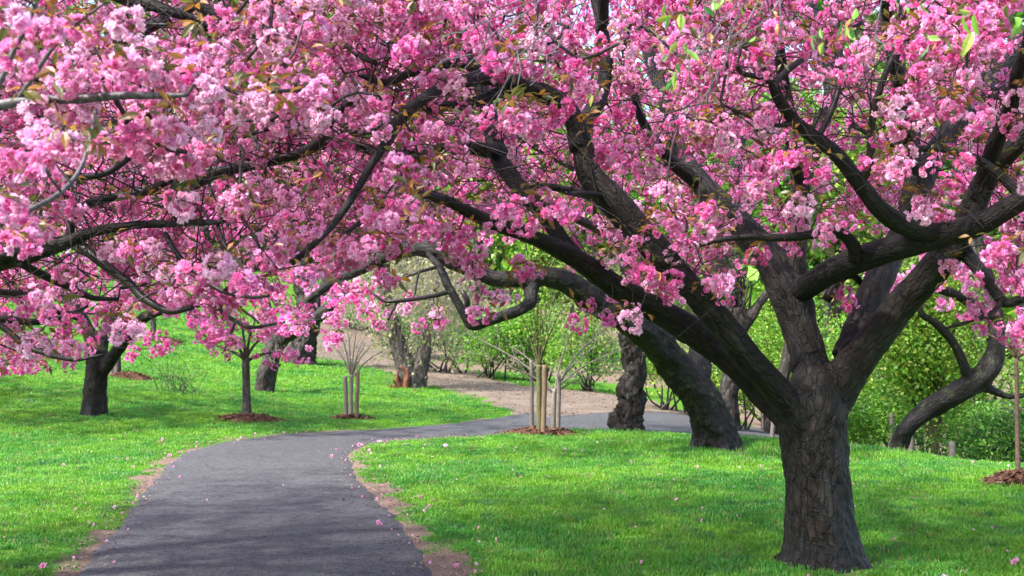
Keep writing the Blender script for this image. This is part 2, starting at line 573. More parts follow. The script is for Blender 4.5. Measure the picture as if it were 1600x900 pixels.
earth = k.mix(k.ramp(n1, [(0.5, 0.0), (0.7, 0.5)]), earth, (0.25, 0.16, 0.14))
fac = k.ramp(k.math('ADD', sep.outputs[0], k.math('MULTIPLY', k.math('SUBTRACT', n2, 0.5), 0.9)), [(0.42, 0.0), (0.58, 1.0)])
M['ground'] = k.principled(k.mix(fac, turf, earth), 0.95, 0.1, k.mix(0.5, n2, n3), 0.6, 0.02)
ground = mb.build('ground', M['ground'], None, True)
ground['kind'] = 'structure'

def strip(name, A, B, nc, lift, mat, jag, crown=0.0):
    n = len(A)
    s = np.linspace(0, 1, nc)
    a = A + 0
    L = np.concatenate([[0], np.cumsum(np.linalg.norm(np.diff(A, axis=0), axis=1))])
    dirs = (B - A) / (np.linalg.norm(B - A, axis=1, keepdims=True) + 1e-6)
    ja = fbm(np.c_[L * 1.7, np.zeros(n), np.full(n, 2.0)], 4) * jag
    jb = fbm(np.c_[L * 1.7, np.full(n, 7.0), np.full(n, 4.0)], 4) * jag
    A2, B2 = A + dirs * ja[:, None], B - dirs * jb[:, None]
    pts = A2[:, None] * (1 - s)[None, :, None] + B2[:, None] * s[None, :, None]
    flat = pts.reshape(-1, 2)
    z = gz(flat[:, 0], flat[:, 1]) + lift + crown * np.tile(1 - (2 * s - 1) ** 4, n)
    z = z.reshape(n, nc)
    z[:, 0] -= 0.03; z[:, -1] -= 0.03
    m = MB()
    ii = (np.arange(n - 1)[:, None] * nc + np.arange(nc - 1)[None]).ravel()
    m.add(np.c_[flat, z.ravel()], None, np.stack([ii, ii + 1, ii + 1 + nc, ii + nc], -1))
    o = m.build(name, mat, None, True)
    o['kind'] = 'structure'
    return o

k = NT('worn_asphalt')
geo = k.n('ShaderNodeNewGeometry').outputs['Position']
a1 = k.noise(geo, 0.7, 4, 0.6)
a2 = k.noise(geo, 70, 3, 0.75)
a3 = k.noise(k.mapping(geo, (5, 16, 5)), 1.0, 5, 0.7, 1.5)
vor = k.n('ShaderNodeTexVoronoi', i_Scale=130.0)
k.l(geo, vor.inputs['Vector'])
a4 = k.noise(geo, 3.2, 5, 0.7)
a5 = k.noise(geo, 17, 5, 0.85)
col = k.mix(k.ramp(a1, [(0.3, 0.0), (0.7, 1.0)]), (0.054, 0.058, 0.062), (0.096, 0.101, 0.106))
col = k.mix(k.ramp(a4, [(0.42, 0.0), (0.66, 0.65)]), col, (0.108, 0.112, 0.115))
col = k.mix(k.ramp(a5, [(0.49, 0.0), (0.58, 0.9)]), col, (0.022, 0.022, 0.029))
col = k.mix(k.ramp(a2, [(0.48, 0.0), (0.60, 0.9)]), col, (0.15, 0.145, 0.155))
col = k.mix(k.ramp(vor.outputs['Color'], [(0.0, 0.85), (0.40, 0.0)]), col, (0.016, 0.015, 0.020))
col = k.mix(k.ramp(a3, [(0.60, 0.0), (0.67, 0.75)]), col, (0.016, 0.015, 0.020))
cv = k.n('ShaderNodeTexVoronoi', feature='DISTANCE_TO_EDGE', i_Scale=0.55)
ca_ = k.n('ShaderNodeVectorMath', operation='ADD')
cn_ = k.n('ShaderNodeTexNoise', i_Scale=2.2, i_Detail=6.0)
k.l(geo, cn_.inputs['Vector']); k.l(geo, ca_.inputs[0]); k.l(cn_.outputs['Color'], ca_.inputs[1]); k.l(ca_.outputs[0], cv.inputs['Vector'])
ck = k.ramp(cv.outputs['Distance'], [(0.003, 0.4), (0.009, 0.0)])
col = k.mix(ck, col, (0.014, 0.013, 0.016))
M['asphalt'] = k.principled(col, 0.9, 0.2, k.mix(0.4, k.mix(0.5, a2, a5), vor.outputs['Distance']), 1.0, 0.02)
path = strip('path', LE, RE, 26, 0.004, M['asphalt'], 0.12, 0.02)
k = NT('leaf_strewn_dirt')
geo = k.n('ShaderNodeNewGeometry').outputs['Position']
d1 = k.noise(geo, 1.1, 5, 0.65)
d2 = k.noise(geo, 16, 4, 0.75)
col = k.mix(k.ramp(d1, [(0.36, 0.0), (0.64, 1.0)]), (0.125, 0.10, 0.08), (0.20, 0.168, 0.138))
col = k.mix(k.ramp(d2, [(0.45, 0.0), (0.62, 0.8)]), col, (0.11, 0.07, 0.05))
M['dirt'] = k.principled(col, 0.95, 0.1, d2, 0.8, 0.03)
track = strip('dirt_track', TL, TU, 20, 0.03, M['dirt'], 0.5)

# ------------------------------------------------------------------ wood: trunks and limbs grown as one smooth body
def px_chain(pts, sink=0.0):
    """(px, py, distance, half width in px) -> world points and radii"""
    p = np.array([P(a, b, d) for a, b, d, r in pts])
    r = np.array([r / FPX * d for a, b, d, r in pts])
    return p, r

def woody(root, chains, mat, voxel, smooth_it=6, lump=0.02, lump_f=5.0, names=None, flute=0.0):
    """chains: list of (points, radii); joined into one surface, smoothed, then split into trunk and limbs"""
    m = MB()
    skel = []
    for ci, (p, r) in enumerate(chains):
        pp, rr = catmull(p, r, max(0.03, float(np.mean(r)) * 0.5))
        tube(m, pp, rr, 16, 0.04, None, ci * 1.37)
        skel.append((pp, rr))
    tmp = link('temporary_body', m.mesh('temporary_body', None))
    mod = tmp.modifiers.new('remesh', 'REMESH')
    mod.mode = 'VOXEL'
    mod.voxel_size = voxel
    dg = bpy.context.evaluated_depsgraph_get()
    ev = tmp.evaluated_get(dg)
    me = bpy.data.meshes.new_from_object(ev)
    nv = len(me.vertices)
    v = np.empty(nv * 3, np.float32); me.vertices.foreach_get('co', v); v = v.reshape(-1, 3).astype(float)
    ne = len(me.edges)
    e = np.empty(ne * 2, np.int32); me.edges.foreach_get('vertices', e); e = e.reshape(-1, 2)
    lt = np.empty(len(me.polygons), np.int32); me.polygons.foreach_get('loop_total', lt)
    lv = np.empty(len(me.loops), np.int32); me.loops.foreach_get('vertex_index', lv)
    ls = np.empty(len(me.polygons), np.int32); me.polygons.foreach_get('loop_start', ls)
    bpy.data.objects.remove(tmp)
    deg = np.bincount(e.ravel(), minlength=nv)[:, None]
    def lap(x):
        s = np.stack([np.bincount(e[:, 0], x[e[:, 1], i], nv) + np.bincount(e[:, 1], x[e[:, 0], i], nv) for i in range(3)], -1)
        return s / np.maximum(deg, 1)
    for it in range(smooth_it):
        v = v + 0.6 * (lap(v) - v)
        v = v - 0.45 * (lap(v) - v) if it % 2 else v
    # nearest point on the skeleton: which chain, how far along, which way round
    best = np.full(nv, 1e9); own = np.zeros(nv, int); bark = np.zeros((nv, 3)); rad_dir = np.zeros((nv, 3)); rad_r = np.zeros(nv)
    for ci, (pp, rr) in enumerate(skel):
        t, U, W = frames(pp)
        L = np.concatenate([[0], np.cumsum(np.linalg.norm(np.diff(pp, axis=0), axis=1))])
        for s in range(0, nv, 6000):
            x = v[s:s + 6000]
            d2 = ((x[:, None] - pp[None]) ** 2).sum(-1)
            dd = np.sqrt(d2) - rr[None]
            j = dd.argmin(1)
            dv = dd[np.arange(len(x)), j]
            w = np.where(dv < best[s:s + 6000])[0]
            if not len(w):
                continue
            jj = j[w]
            off = x[w] - pp[jj]
            along = L[jj] + (off * t[jj]).sum(-1)
            bu, bw = (off * U[jj]).sum(-1), (off * W[jj]).sum(-1)
            best[s + w] = dv[w]; own[s + w] = ci
            bark[s + w] = np.stack([bu, bw, along + ci * 1.37], -1)
            rd = U[jj] * bu[:, None] + W[jj] * bw[:, None]
            rad_dir[s + w] = rd / (np.linalg.norm(rd, axis=1, keepdims=True) + 1e-9)
            rad_r[s + w] = rr[jj]
    sc_r = np.clip(rad_r / 0.2, 0.25, 1.2)
    disp = lump * fbm(bark * np.array([1.6, 1.6, 0.7]) * lump_f, 3) * sc_r
    disp += 0.5 * lump * (np.abs(noise(bark * np.array([17, 17, 2.6]) + 0.8 * noise(bark * 6.0)[:, None])) - 0.3) * sc_r
    disp += 0.22 * lump * noise(bark * np.array([34, 34, 16])) * sc_r
    if flute:
        th = np.arctan2(bark[:, 1], bark[:, 0])
        base = np.exp(-np.clip(v[:, 2] - v[:, 2].min() - 0.15, 0, 9) / 0.5) + 0.25
        disp += flute * base * np.sin(th * 4 + 1.5 * noise(bark * 2.0)) * (own == 0)
    v = v + rad_dir * disp[:, None]
    face_own = own[lv[ls]]
    # vertex normals of the whole body, so the seams between trunk and limbs do not show
    full = bpy.data.meshes.new('whole')
    full.from_pydata(v.tolist(), [], [lv[a:a + b].tolist() for a, b in zip(ls, lt)])
    full.update()
    vn = np.empty(nv * 3, np.float32); full.vertices.foreach_get('normal', vn); vn = vn.reshape(-1, 3)
    faces = np.array([lv[a:a + 4] for a in ls]) if (lt == 4).all() else None
    made = []
    for ci in range(len(chains)):
        sel = np.where(face_own == ci)[0]
        if not len(sel):
            continue
        f = faces[sel] if faces is not None else None
        if f is None:
            continue
        used, inv = np.unique(f.ravel(), return_inverse=True)
        mm = MB()
        mm.add(v[used], None, inv.reshape(-1, 4), None, bark[used])
        name = 'trunk' if ci == 0 else 'limb'
        if names:
            name = names[ci]
        me2 = mm.mesh(name, mat, True)
        me2.normals_split_custom_set_from_vertices(vn[used].tolist())
        made.append(link(name, me2, root))
    bpy.data.meshes.remove(full)
    bpy.data.meshes.remove(me)
    return skel

def branch(root, pts, mat, skel, name='branch', sides=9, rough=0.12, world=False):
    p, r = pts if world else px_chain(pts)
    pp, rr = catmull(p, r, max(0.03, min(0.12, float(np.mean(r)) * 1.6)))
    n3 = np.stack([fbm(pp * 2.2 + k * 9.7, 2) for k in range(3)], -1)
    fade = np.clip(np.arange(len(pp)) / 6.0, 0, 1)[:, None]
    pp = pp + n3 * 0.035 * fade
    m = MB()
    tube(m, pp, rr, sides, rough, None, random.random() * 20)
    m.build(name, mat, root, True)
    skel.append((pp, rr))

# ------------------------------------------------------------------ blossom and leaf shapes
def unit(v):
    return v / (np.linalg.norm(v, axis=-1, keepdims=True) + 1e-9)
def basis(n):
    a = np.cross(n, [0.3, 0.2, 0.9])
    a = unit(a)
    return a, np.cross(n, a)

PINKS = np.array([(0.89, 0.25, 0.59), (0.87, 0.185, 0.51), (0.90, 0.34, 0.67), (0.84, 0.145, 0.45), (0.92, 0.48, 0.76), (0.86, 0.165, 0.48)])
DEEP = np.array([0.52, 0.04, 0.23])
def flower(mb, c, n, r, rs, layers, pale, fine=True):
    a, b = basis(n)
    base = PINKS[rs.integers(len(PINKS))] * (0.94 + 0.1 * rs.random())
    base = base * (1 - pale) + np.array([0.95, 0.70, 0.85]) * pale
    for li, (cnt, tilt, ln) in enumerate(layers):
        ph = rs.random() * 6.28
        inner = li / max(1, len(layers) - 1)
        for i in range(cnt):
            th = ph + (i + 0.4 * rs.random()) / cnt * 6.283
            tl = tilt + rs.normal() * 0.2
            out = a * math.cos(th) + b * math.sin(th)
            side = -a * math.sin(th) + b * math.cos(th)
            d = out * math.sin(tl) + n * math.cos(tl)
            up = n * math.sin(tl) - out * math.cos(tl)
            l = r * ln * (0.8 + 0.4 * rs.random())
            w = l * (0.40 + 0.14 * rs.random())
            tip = np.minimum(base * (1.04 + 0.10 * rs.random() - 0.10 * inner), 0.94)
            root_c = DEEP * 0.8 + base * 0.2
            if fine:
                ru = rs.normal(size=3) * 0.16 * l
                pm = c + d * l * 0.55 - up * l * 0.06
                pt = c + d * l * 0.95 + up * l * (0.10 + 0.15 * rs.random())
                V = [c, pm + side * w, pm - side * w, pt + side * w * 0.75 + up * ru[0], pt - side * w * 0.75 + up * ru[1], pt - d * l * 0.12]
                mb.add(V, [(0, 1, 2), (1, 5, 2), (1, 3, 5), (5, 4, 2)], None, np.array([root_c, base * 0.92, base * 0.92, tip, tip, base * 0.97]))
            else:
                pm = c + d * l * 0.6
                V = [c, pm + side * w * 1.25 + up * rs.normal() * l * .15, c + d * l + up * l * .12, pm - side * w * 1.25 + up * rs.normal() * l * .15]
                mb.add(V, [(0, 1, 2), (0, 2, 3)], None, np.array([root_c, tip, tip, base]))

HIGH = [(7, 1.3, 1.0), (6, 0.8, 0.92), (4, 0.3, 0.75)]
MID = [(5, 1.25, 1.08), (3, 0.5, 0.9)]
LOW = [(5, 1.0, 1.2)]
def cluster_mb(seed, layers, nf, pale=0.0):
    rs = np.random.default_rng(seed)
    mb = MB()
    for i in range(nf):
        zc = 0.85 - 1.75 * (i + 0.5) / nf
        th = i * 2.399 + rs.random() * 0.7
        q = math.sqrt(max(0, 1 - min(1, zc * zc)))
        d = unit(np.array([q * math.cos(th), q * math.sin(th), zc]) + rs.normal(size=3) * 0.22)
        c = d * np.array([0.070, 0.070, 0.052]) * (0.72 + 0.55 * rs.random()) + [0, 0, -0.05]
        flower(mb, c, unit(d + rs.normal(size=3) * 0.3), (0.030 if layers is not LOW else .04) * (0.8 + 0.4 * rs.random()), rs, layers, np.clip(pale + 0.25 * rs.random() - 0.08, 0, 1), layers is HIGH)
    return mb

BRONZE = [(0.28, 0.13, 0.025), (0.34, 0.165, 0.03), (0.20, 0.105, 0.022), (0.15, 0.115, 0.026), (0.13, 0.125, 0.028), (0.28, 0.11, 0.024), (0.10, 0.11, 0.025)]
def one_leaf(mb, base, d, nrm, L, col, droop=0.35, cheap=False):
    if cheap:
        side = unit(np.cross(d, nrm)); up = np.cross(side, d)
        m_ = base + d * L * .5 - up * L * droop * .25
        V = [base, m_ + side * L * .2 + up * L * .07, m_ - side * L * .2 + up * L * .07, base + d * L - up * L * droop, m_]
        mb.add(V, [(0, 1, 4), (0, 4, 2), (1, 3, 4), (4, 3, 2)], None, np.array(col))
        return
    side = unit(np.cross(d, nrm))
    up = np.cross(side, d)
    V, st = [base], [(0.22, 0.13), (0.5, 0.20), (0.78, 0.12)]
    for t, w in st:
        m_ = base + d * L * t - up * L * droop * t * t
        V += [m_ + side * w * L + up * w * L * .35, m_, m_ - side * w * L + up * w * L * .35]
    V.append(base + d * L - up * L * droop)
    T = [(0, 1, 2), (0, 2, 3)]
    for k_ in (1, 4):
        T += [(k_, k_ + 3, k_ + 1), (k_ + 1, k_ + 3, k_ + 4), (k_ + 1, k_ + 4, k_ + 2), (k_ + 2, k_ + 4, k_ + 5)]
    T += [(7, 10, 8), (8, 10, 9)]
    c = np.array(col)
    cc = np.tile(c, (11, 1)); cc[[2, 5, 8]] *= .85
    mb.add(V, T, None, cc)
def spray_mb(seed, n, cols, L=0.076, cheap=False):
    rs = np.random.default_rng(seed)
    mb = MB()
    ph = rs.random() * 6.28
    for i in range(n):
        th = ph + i * 6.283 / n + rs.normal() * 0.35
        d = unit(np.array([math.cos(th), math.sin(th), 0.35 * rs.normal() + 0.1]))
        c = np.array(cols[rs.integers(len(cols))]) * (0.8 + 0.4 * rs.random())
        one_leaf(mb, d * 0.015, d, unit(np.array([0, 0, 1.0]) + 0.35 * rs.normal(size=3)), L * (0.7 + 0.6 * rs.random()), c, 0.2 + 0.35 * rs.random(), cheap)
    return mb

def packed(mb):
    return (np.concatenate(mb.v), np.concatenate(mb.t), np.concatenate(mb.c))
NV = 10
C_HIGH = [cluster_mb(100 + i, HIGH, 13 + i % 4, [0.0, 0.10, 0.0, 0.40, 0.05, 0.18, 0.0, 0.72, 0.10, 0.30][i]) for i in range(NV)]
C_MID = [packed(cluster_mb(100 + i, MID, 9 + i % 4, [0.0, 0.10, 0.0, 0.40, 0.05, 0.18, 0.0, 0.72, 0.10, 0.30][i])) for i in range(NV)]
C_LOW = [packed(cluster_mb(200 + i, LOW, 8, [0.0, 0.05, 0.1, 0.25, 0.0, 0.1, 0.35, 0.0, 0.15, 0.2][i])) for i in range(NV)]
S_MB = [spray_mb(300 + i, 3 + i % 4, BRONZE) for i in range(8)]
S_PK = [packed(spray_mb(300 + i, 3 + i % 4, BRONZE, 0.076, True)) for i in range(8)]
C_ME = [m.mesh('blossom_cluster', M['blossom']) for m in C_HIGH]
S_ME = [m.mesh('leaf_spray', M['leaf']) for m in S_MB]

def rot_mats(n, tilt):
    z = rng.random(n) * 6.283
    tx, ty = rng.normal(size=n) * tilt, rng.normal(size=n) * tilt
    cz, sz = np.cos(z), np.sin(z)
    R = np.zeros((n, 3, 3))
    Rz = np.zeros((n, 3, 3)); Rz[:, 0, 0] = cz; Rz[:, 0, 1] = -sz; Rz[:, 1, 0] = sz; Rz[:, 1, 1] = cz; Rz[:, 2, 2] = 1
    Rx = np.zeros((n, 3, 3)); Rx[:, 0, 0] = 1; Rx[:, 1, 1] = np.cos(tx); Rx[:, 1, 2] = -np.sin(tx); Rx[:, 2, 1] = np.sin(tx); Rx[:, 2, 2] = np.cos(tx)
    Ry = np.zeros((n, 3, 3)); Ry[:, 1, 1] = 1; Ry[:, 0, 0] = np.cos(ty); Ry[:, 0, 2] = np.sin(ty); Ry[:, 2, 0] = -np.sin(ty); Ry[:, 2, 2] = np.cos(ty)
    return Rx @ Ry @ Rz

def place_many(root, pos, scl, variants_me, variants_pk, part, rest, mat, n_parts, tilt, var=None, tone=None):
    """the n_parts that show largest become parts of their own, the others one joined part"""
    n = len(pos)
    if n == 0:
        return
    R = rot_mats(n, tilt)
    if var is None:
        var = rng.integers(0, len(variants_pk), n)
    px, py, d = proj(pos)
    vis = (px > -15) & (px < 1615) & (py > -15) & (py < 915) & (d > 0.5)
    size = np.where(vis, scl / np.maximum(d, 0.3), -1)
    order = np.argsort(-size)
    pick = [i for i in order[:n_parts] if size[i] > 0]
    from mathutils import Matrix
    for i in pick:
        o = link(part, variants_me[var[i]], root)
        mt = Matrix([[*(R[i, r] * scl[i]), pos[i, r]] for r in range(3)] + [[0, 0, 0, 1]])
        o.matrix_basis = mt
    mask = np.ones(n, bool); mask[pick] = False
    mb = MB()
    for vi, (V, T, C) in enumerate(variants_pk):
        w = np.where(mask & (var == vi))[0]
        if not len(w):
            continue
        vv = np.einsum('nij,vj->nvi', R[w] * scl[w][:, None, None], V) + pos[w][:, None]
        tt = (T[None] + (np.arange(len(w)) * len(V))[:, None, None]).reshape(-1, 3)
        cc = np.tile(C, (len(w), 1))
        if tone is not None:
            cc = cc * np.repeat(tone[w], len(V), axis=0)
        mb.add(vv.reshape(-1, 3), tt, None, cc)
    if mb.n:
        o = mb.build(rest, mat, root)
        o['kind'] = 'stuff'

def twig_edges(root, edges, mat, name='twigs'):
    """edges: (p0, p1, r0, r1) arrays; each a bent three-sided twig"""
    p0, p1, r0, r1 = edges
    n = len(p0)
    if n == 0:
        return
    L = np.linalg.norm(p1 - p0, axis=1)
    ts = np.array([0, 0.33, 0.67, 1.0])
    bend = rng.normal(size=(n, 2, 3)) * (L * 0.085)[:, None, None]
    pts = p0[:, None] * (1 - ts)[None, :, None] + p1[:, None] * ts[None, :, None]
    pts[:, 1:3] += bend
    pts[:, 1:3, 2] += (L * 0.06)[:, None]
    rad = r0[:, None] * (1 - ts)[None] + r1[:, None] * ts[None]
    d = unit(p1 - p0)
    a = unit(np.cross(d, np.array([0.37, 0.21, 0.9])))
    b = np.cross(d, a)
    sides = 4
    ang = np.arange(sides) / sides * 2 * math.pi
    v = pts[:, :, None] + rad[:, :, None, None] * (a[:, None, None] * np.cos(ang)[None, None, :, None] + b[:, None, None] * np.sin(ang)[None, None, :, None])
    bark = np.zeros((n, 4, sides, 3)); bark[..., 0] = np.cos(ang) * 0.01; bark[..., 1] = np.sin(ang) * 0.01
    bark[..., 2] = (L[:, None] * ts[None])[:, :, None] + np.arange(n)[:, None, None] * 0.37 % 7
    q = []
    for s in range(3):
        for k in range(sides):
            k2 = (k + 1) % sides
            q.append((s * sides + k, s * sides + k2, (s + 1) * sides + k2, (s + 1) * sides + k))
    Q = (np.array(q)[None] + (np.arange(n) * 4 * sides)[:, None, None]).reshape(-1, 4)
    mb = MB().add(v.reshape(-1, 3), None, Q, None, bark.reshape(-1, 3))
    o = mb.build(name, mat, root, True)
    o['kind'] = 'stuff'
    return o

def grow_twigs(skel, pos, r_tip=0.0022, cap=0.009):
    """joins every cluster to the nearest wood already there; thicker where more hangs on it"""
    sp = np.concatenate([pp[len(pp) // 6:] for pp, rr in skel])
    sr = np.concatenate([rr[len(rr) // 6:] for pp, rr in skel])
    n = len(pos)
    best = np.empty(n); par = np.empty(n, int)
    for s in range(0, n, 500):
        d = np.linalg.norm(pos[s:s + 500, None] - sp[None], axis=-1)
        par[s:s + 500] = -1 - d.argmin(1)
        best[s:s + 500] = d.min(1)
    done = np.zeros(n, bool)
    order = []
    cost = best.copy()
    root_cost = np.zeros(n)
    for _ in range(n):
        i = int(np.where(done, 1e9, cost).argmin())
        done[i] = True
        order.append(i)
        d = np.linalg.norm(pos - pos[i], axis=1)
        c = d * 1.0 + 0.02
        m = (~done) & (c < cost)
        cost[m] = c[m]
        par[m] = i
    cnt = np.ones(n)
    for i in reversed(order):
        if par[i] >= 0:
            cnt[par[i]] += cnt[i]
    r = np.clip(r_tip * np.sqrt(cnt), r_tip, cap)
    p0 = np.where((par >= 0)[:, None], pos[np.maximum(par, 0)], sp[np.clip(-1 - par, 0, len(sp) - 1)])
    r0 = np.where(par >= 0, np.minimum(r[np.maximum(par, 0)], r * 1.5), np.minimum(r * 1.6, sr[np.clip(-1 - par, 0, len(sp) - 1)]))
    return p0, pos, r0, r

def crown(root, skel, pos, scl, n_parts=300, high=True, leaf_p=1.9, twig_mat=None, leaf_scl=1.0, r_tip=0.0018, pale=False):
    tw = grow_twigs(skel, pos + np.array([0, 0, 0.012]), r_tip)
    twig_edges(root, tw, twig_mat or M['twig'])
    n = len(pos)
    tone = 1 + rng.normal(size=(n, 1)) * 0.07 + rng.normal(size=(n, 3)) * 0.02
    var = rng.integers(0, NV, n)
    sunlit_pale = (pos[:, 1] < 6.6) & (pos[:, 0] < -.6) & (rng.random(n) < .75)  # sunlight put into the colour: paler blossom variants on the near left clusters
    var[sunlit_pale] = rng.choice([3, 7, 9, 5], sunlit_pale.sum())
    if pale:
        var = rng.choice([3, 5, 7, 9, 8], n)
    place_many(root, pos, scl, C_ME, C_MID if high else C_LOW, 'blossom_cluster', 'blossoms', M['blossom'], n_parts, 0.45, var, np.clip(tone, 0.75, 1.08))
    ne_ = int(n * 0.7)
    i_ = rng.integers(0, n, ne_)
    d_ = unit(rng.normal(size=(ne_, 3)) * [1, 1, .6]) * rng.uniform(.2, .75, (ne_, 1)) * (scl[i_, None] ** .6)
    twig_edges(root, (pos[i_], pos[i_] + d_, np.full(ne_, r_tip * 1.1), np.full(ne_, r_tip * .6)), twig_mat or M['twig'], 'bare_twigs')
    if high:
        allp = np.concatenate([pp[len(pp) // 4:] for pp, rr in skel])
        allp = allp[(allp[:, 1] > 6.0) & (allp[:, 2] > 2.0)]
        nl = n // 9
        a_ = allp[rng.integers(0, len(allp), nl)]
        d_ = unit(rng.normal(size=(nl, 3)) * [1, .8, .7] + [0, -.25, .1]) * rng.uniform(.5, 1.5, (nl, 1))
        m_ = a_ + d_ * .55 + rng.normal(size=(nl, 3)) * .06
        e_ = a_ + d_ + rng.normal(size=(nl, 3)) * .12
        f_ = m_ + unit(rng.normal(size=(nl, 3))) * rng.uniform(.2, .5, (nl, 1))
        ok = np.ones(nl, bool)
        for q_ in (m_, e_, f_):
            x_, y_, z_ = proj(q_)
            ok &= (y_ < np.interp(x_, [0, 300, 480, 600, 800, 1000, 1150, 1600], [500, 450, 430, 370, 350, 430, 400, 430])) & (z_ > 5.6)
        a_, m_, e_, f_ = a_[ok], m_[ok], e_[ok], f_[ok]
        one = np.ones(len(a_))
        twig_edges(root, (np.vstack([a_, m_, m_]), np.vstack([m_, e_, f_]), np.concatenate([one * .0056, one * .0040, one * .0032]), np.concatenate([one * .0042, one * .002, one * .0016])), twig_mat or M['twig'], 'long_twigs')
    w = np.repeat(np.arange(n), 3)[rng.random(3 * n) < leaf_p / 3]
    lp = pos[w] + rng.normal(size=(len(w), 3)) * np.array([0.07, 0.07, 0.03]) + np.array([0, 0, 0.025])
    place_many(root, lp, scl[w] * leaf_scl * (0.75 + 0.6 * rng.random(len(w))), S_ME, S_PK, 'leaf_spray', 'young_leaves', M['leaf'], n_parts, 0.5)

def sprays(n, sampler, k=(3, 8), spread=(0.30, 0.30, 0.10)):
    """blossom sits in flat sprays: centres from sampler, a handful of clusters round each"""
    c = sampler(n)
    out = []
    for p in c:
        m = rng.integers(*k)
        out.append(p + rng.normal(size=(m, 3)) * np.array(spread))
    return np.concatenate(out)

def thin(pos, gap):
    """drop clusters that would sit inside one another"""
    keep = []
    cell = {}
    for i, p in enumerate(pos):
        key = tuple(np.floor(p / gap).astype(int))
        ok = True
        for a in (-1, 0, 1):
            for b in (-1, 0, 1):
                for c in (-1, 0, 1):
                    for j in cell.get((key[0] + a, key[1] + b, key[2] + c), ()):
                        if ((pos[j] - p) ** 2).sum() < gap * gap:
                            ok = False
        if ok:
            keep.append(i)
            cell.setdefault(key, []).append(i)
    return pos[keep]

def clear_of(pos, views, margin=0.05):
    """pruned: blossom that hides the big limbs from the path side is taken off. views: (points, radii, share removed)"""
    px, py, d = proj(pos)
    keep = np.ones(len(pos), bool)
    q = np.stack([px, py], -1)
    for pp, rr, share in views:
        lx, ly, ld = proj(pp)
        w = rr / ld * FPX
        L = np.stack([lx, ly], -1)
        for s in range(0, len(pos), 800):
            dd = np.linalg.norm(q[s:s + 800, None] - L[None], axis=-1)
            j = dd.argmin(1)
            lim = w[j] + margin * FPX / np.maximum(d[s:s + 800], 1)
            bad = (dd[np.arange(len(j)), j] < lim) & (d[s:s + 800] < ld[j] + 0.25) & (rng.random(len(j)) < share)
            keep[s:s + 800] &= ~bad
    return pos[keep]

def below_curve(pos, xs, ys, soft=0.0):
    """True where a point lies above the crown's lower edge"""
    px, py, d = proj(pos)
    lim = np.interp(px, xs, ys)
    return py < lim + rng.normal(size=len(px)) * soft

# ================================================================== the big cherry on the right lawn
D0 = 8.9
base = on_ground(1284, 880, D0)
t_main = thing('cherry_tree', base, 'large pink cherry tree with a thick forked trunk standing on the near right lawn', 'tree')
trunk = [(1287, 915, D0, 84), (1286, 885, D0, 68), (1285, 862, D0, 59), (1281, 815, D0, 53), (1276, 750, D0, 50), (1272, 690, D0, 51), (1270, 645, D0, 54), (1271, 605, D0, 44), (1274, 572, D0, 24)]
limb_L = [(1262, 678, D0, 24), (1236, 655, 8.95, 26), (1197, 624, 9.0, 20), (1161, 585, 9.0, 19), (1110, 540, 9.0, 21), (1066, 508, 8.95, 22), (1016, 478, 8.85, 20), (966, 450, 8.7, 19), (930, 425, 8.55, 18), (890, 398, 8.35, 16), (833, 371, 8.05, 13), (765, 346, 7.8, 12), (715, 322, 7.6, 10), (670, 300, 7.4, 7)]
limb_U = [(1256, 664, D0, 26), (1212, 607, 8.75, 23), (1169, 558, 8.6, 22), (1125, 502, 8.5, 22), (1085, 457, 8.45, 21), (1045, 412, 8.45, 22), (1000, 362, 8.45, 24), (955, 312, 8.45, 23), (922, 272, 8.45, 21), (907, 215, 8.45, 16)]
limb_M = [(1268, 650, D0, 36), (1268, 600, D0 + .05, 32), (1263, 557, D0 + .1, 27), (1250, 511, 9.1, 28), (1234, 460, 9.2, 33), (1206, 408, 9.4, 25), (1165, 362, 9.7, 24), (1125, 322, 10.0, 22), (1090, 280, 10.3, 17), (1060, 230, 10.6, 13), (1042, 170, 10.8, 10), (1028, 105, 11, 7), (1018, 40, 11.2, 4)]
limb_M2 = [(1236, 470, 9.2, 26), (1241, 405, 9.3, 20), (1247, 350, 9.5, 17), (1250, 290, 9.7, 16), (1275, 220, 10.0, 14), (1300, 140, 10.3, 12), (1310, 50, 10.6, 10), (1320, -60, 11, 7)]
limb_R = [(1288, 650, D0, 34), (1316, 594, D0, 32), (1355, 543, D0 - .05, 28), (1405, 481, 8.8, 25), (1445, 438, 8.7, 24), (1486, 387, 8.6, 25), (1518, 328, 8.5, 22), (1550, 265, 8.4, 18), (1605, 215, 8.2, 15), (1680, 160, 8.0, 12)]
limb_R2 = [(1326, 560, D0 + .1, 26), (1348, 497, D0 + .3, 24), (1374, 435, 9.4, 23), (1404, 374, 9.7, 20), (1430, 305, 9.9, 20), (1465, 235, 10.2, 19), (1515, 165, 10.5, 18), (1570, 95, 10.8, 16), (1640, 10, 11.2, 13), (1700, -80, 11.6, 9)]
chains = [px_chain(c) for c in (trunk, limb_L, limb_U, limb_M, limb_M2, limb_R, limb_R2)]
def roots(c, r0, n, reach, ph):
    """short root spurs running out of the foot of a trunk"""
    out = []
    for i in range(n):
        a = ph + i / n * 6.283 + rng.normal() * .2
        L = reach * rng.uniform(.75, 1.2)
        q = [np.array([c[0] + math.cos(a) * L * f, c[1] + math.sin(a) * L * f, 0]) for f in (.35, .62, 1.0)]
        hs = (r0 * 1.05, r0 * .18, -r0 * .30)
        q = [np.array([x[0], x[1], gz(x[0], x[1])[0] + h]) for x, h in zip(q, hs)]
        out.append((np.array(q), np.array([r0 * .42, r0 * .34, r0 * .2])))
    return out
RT = roots(base, .20, 6, .38, .4)
chains += RT
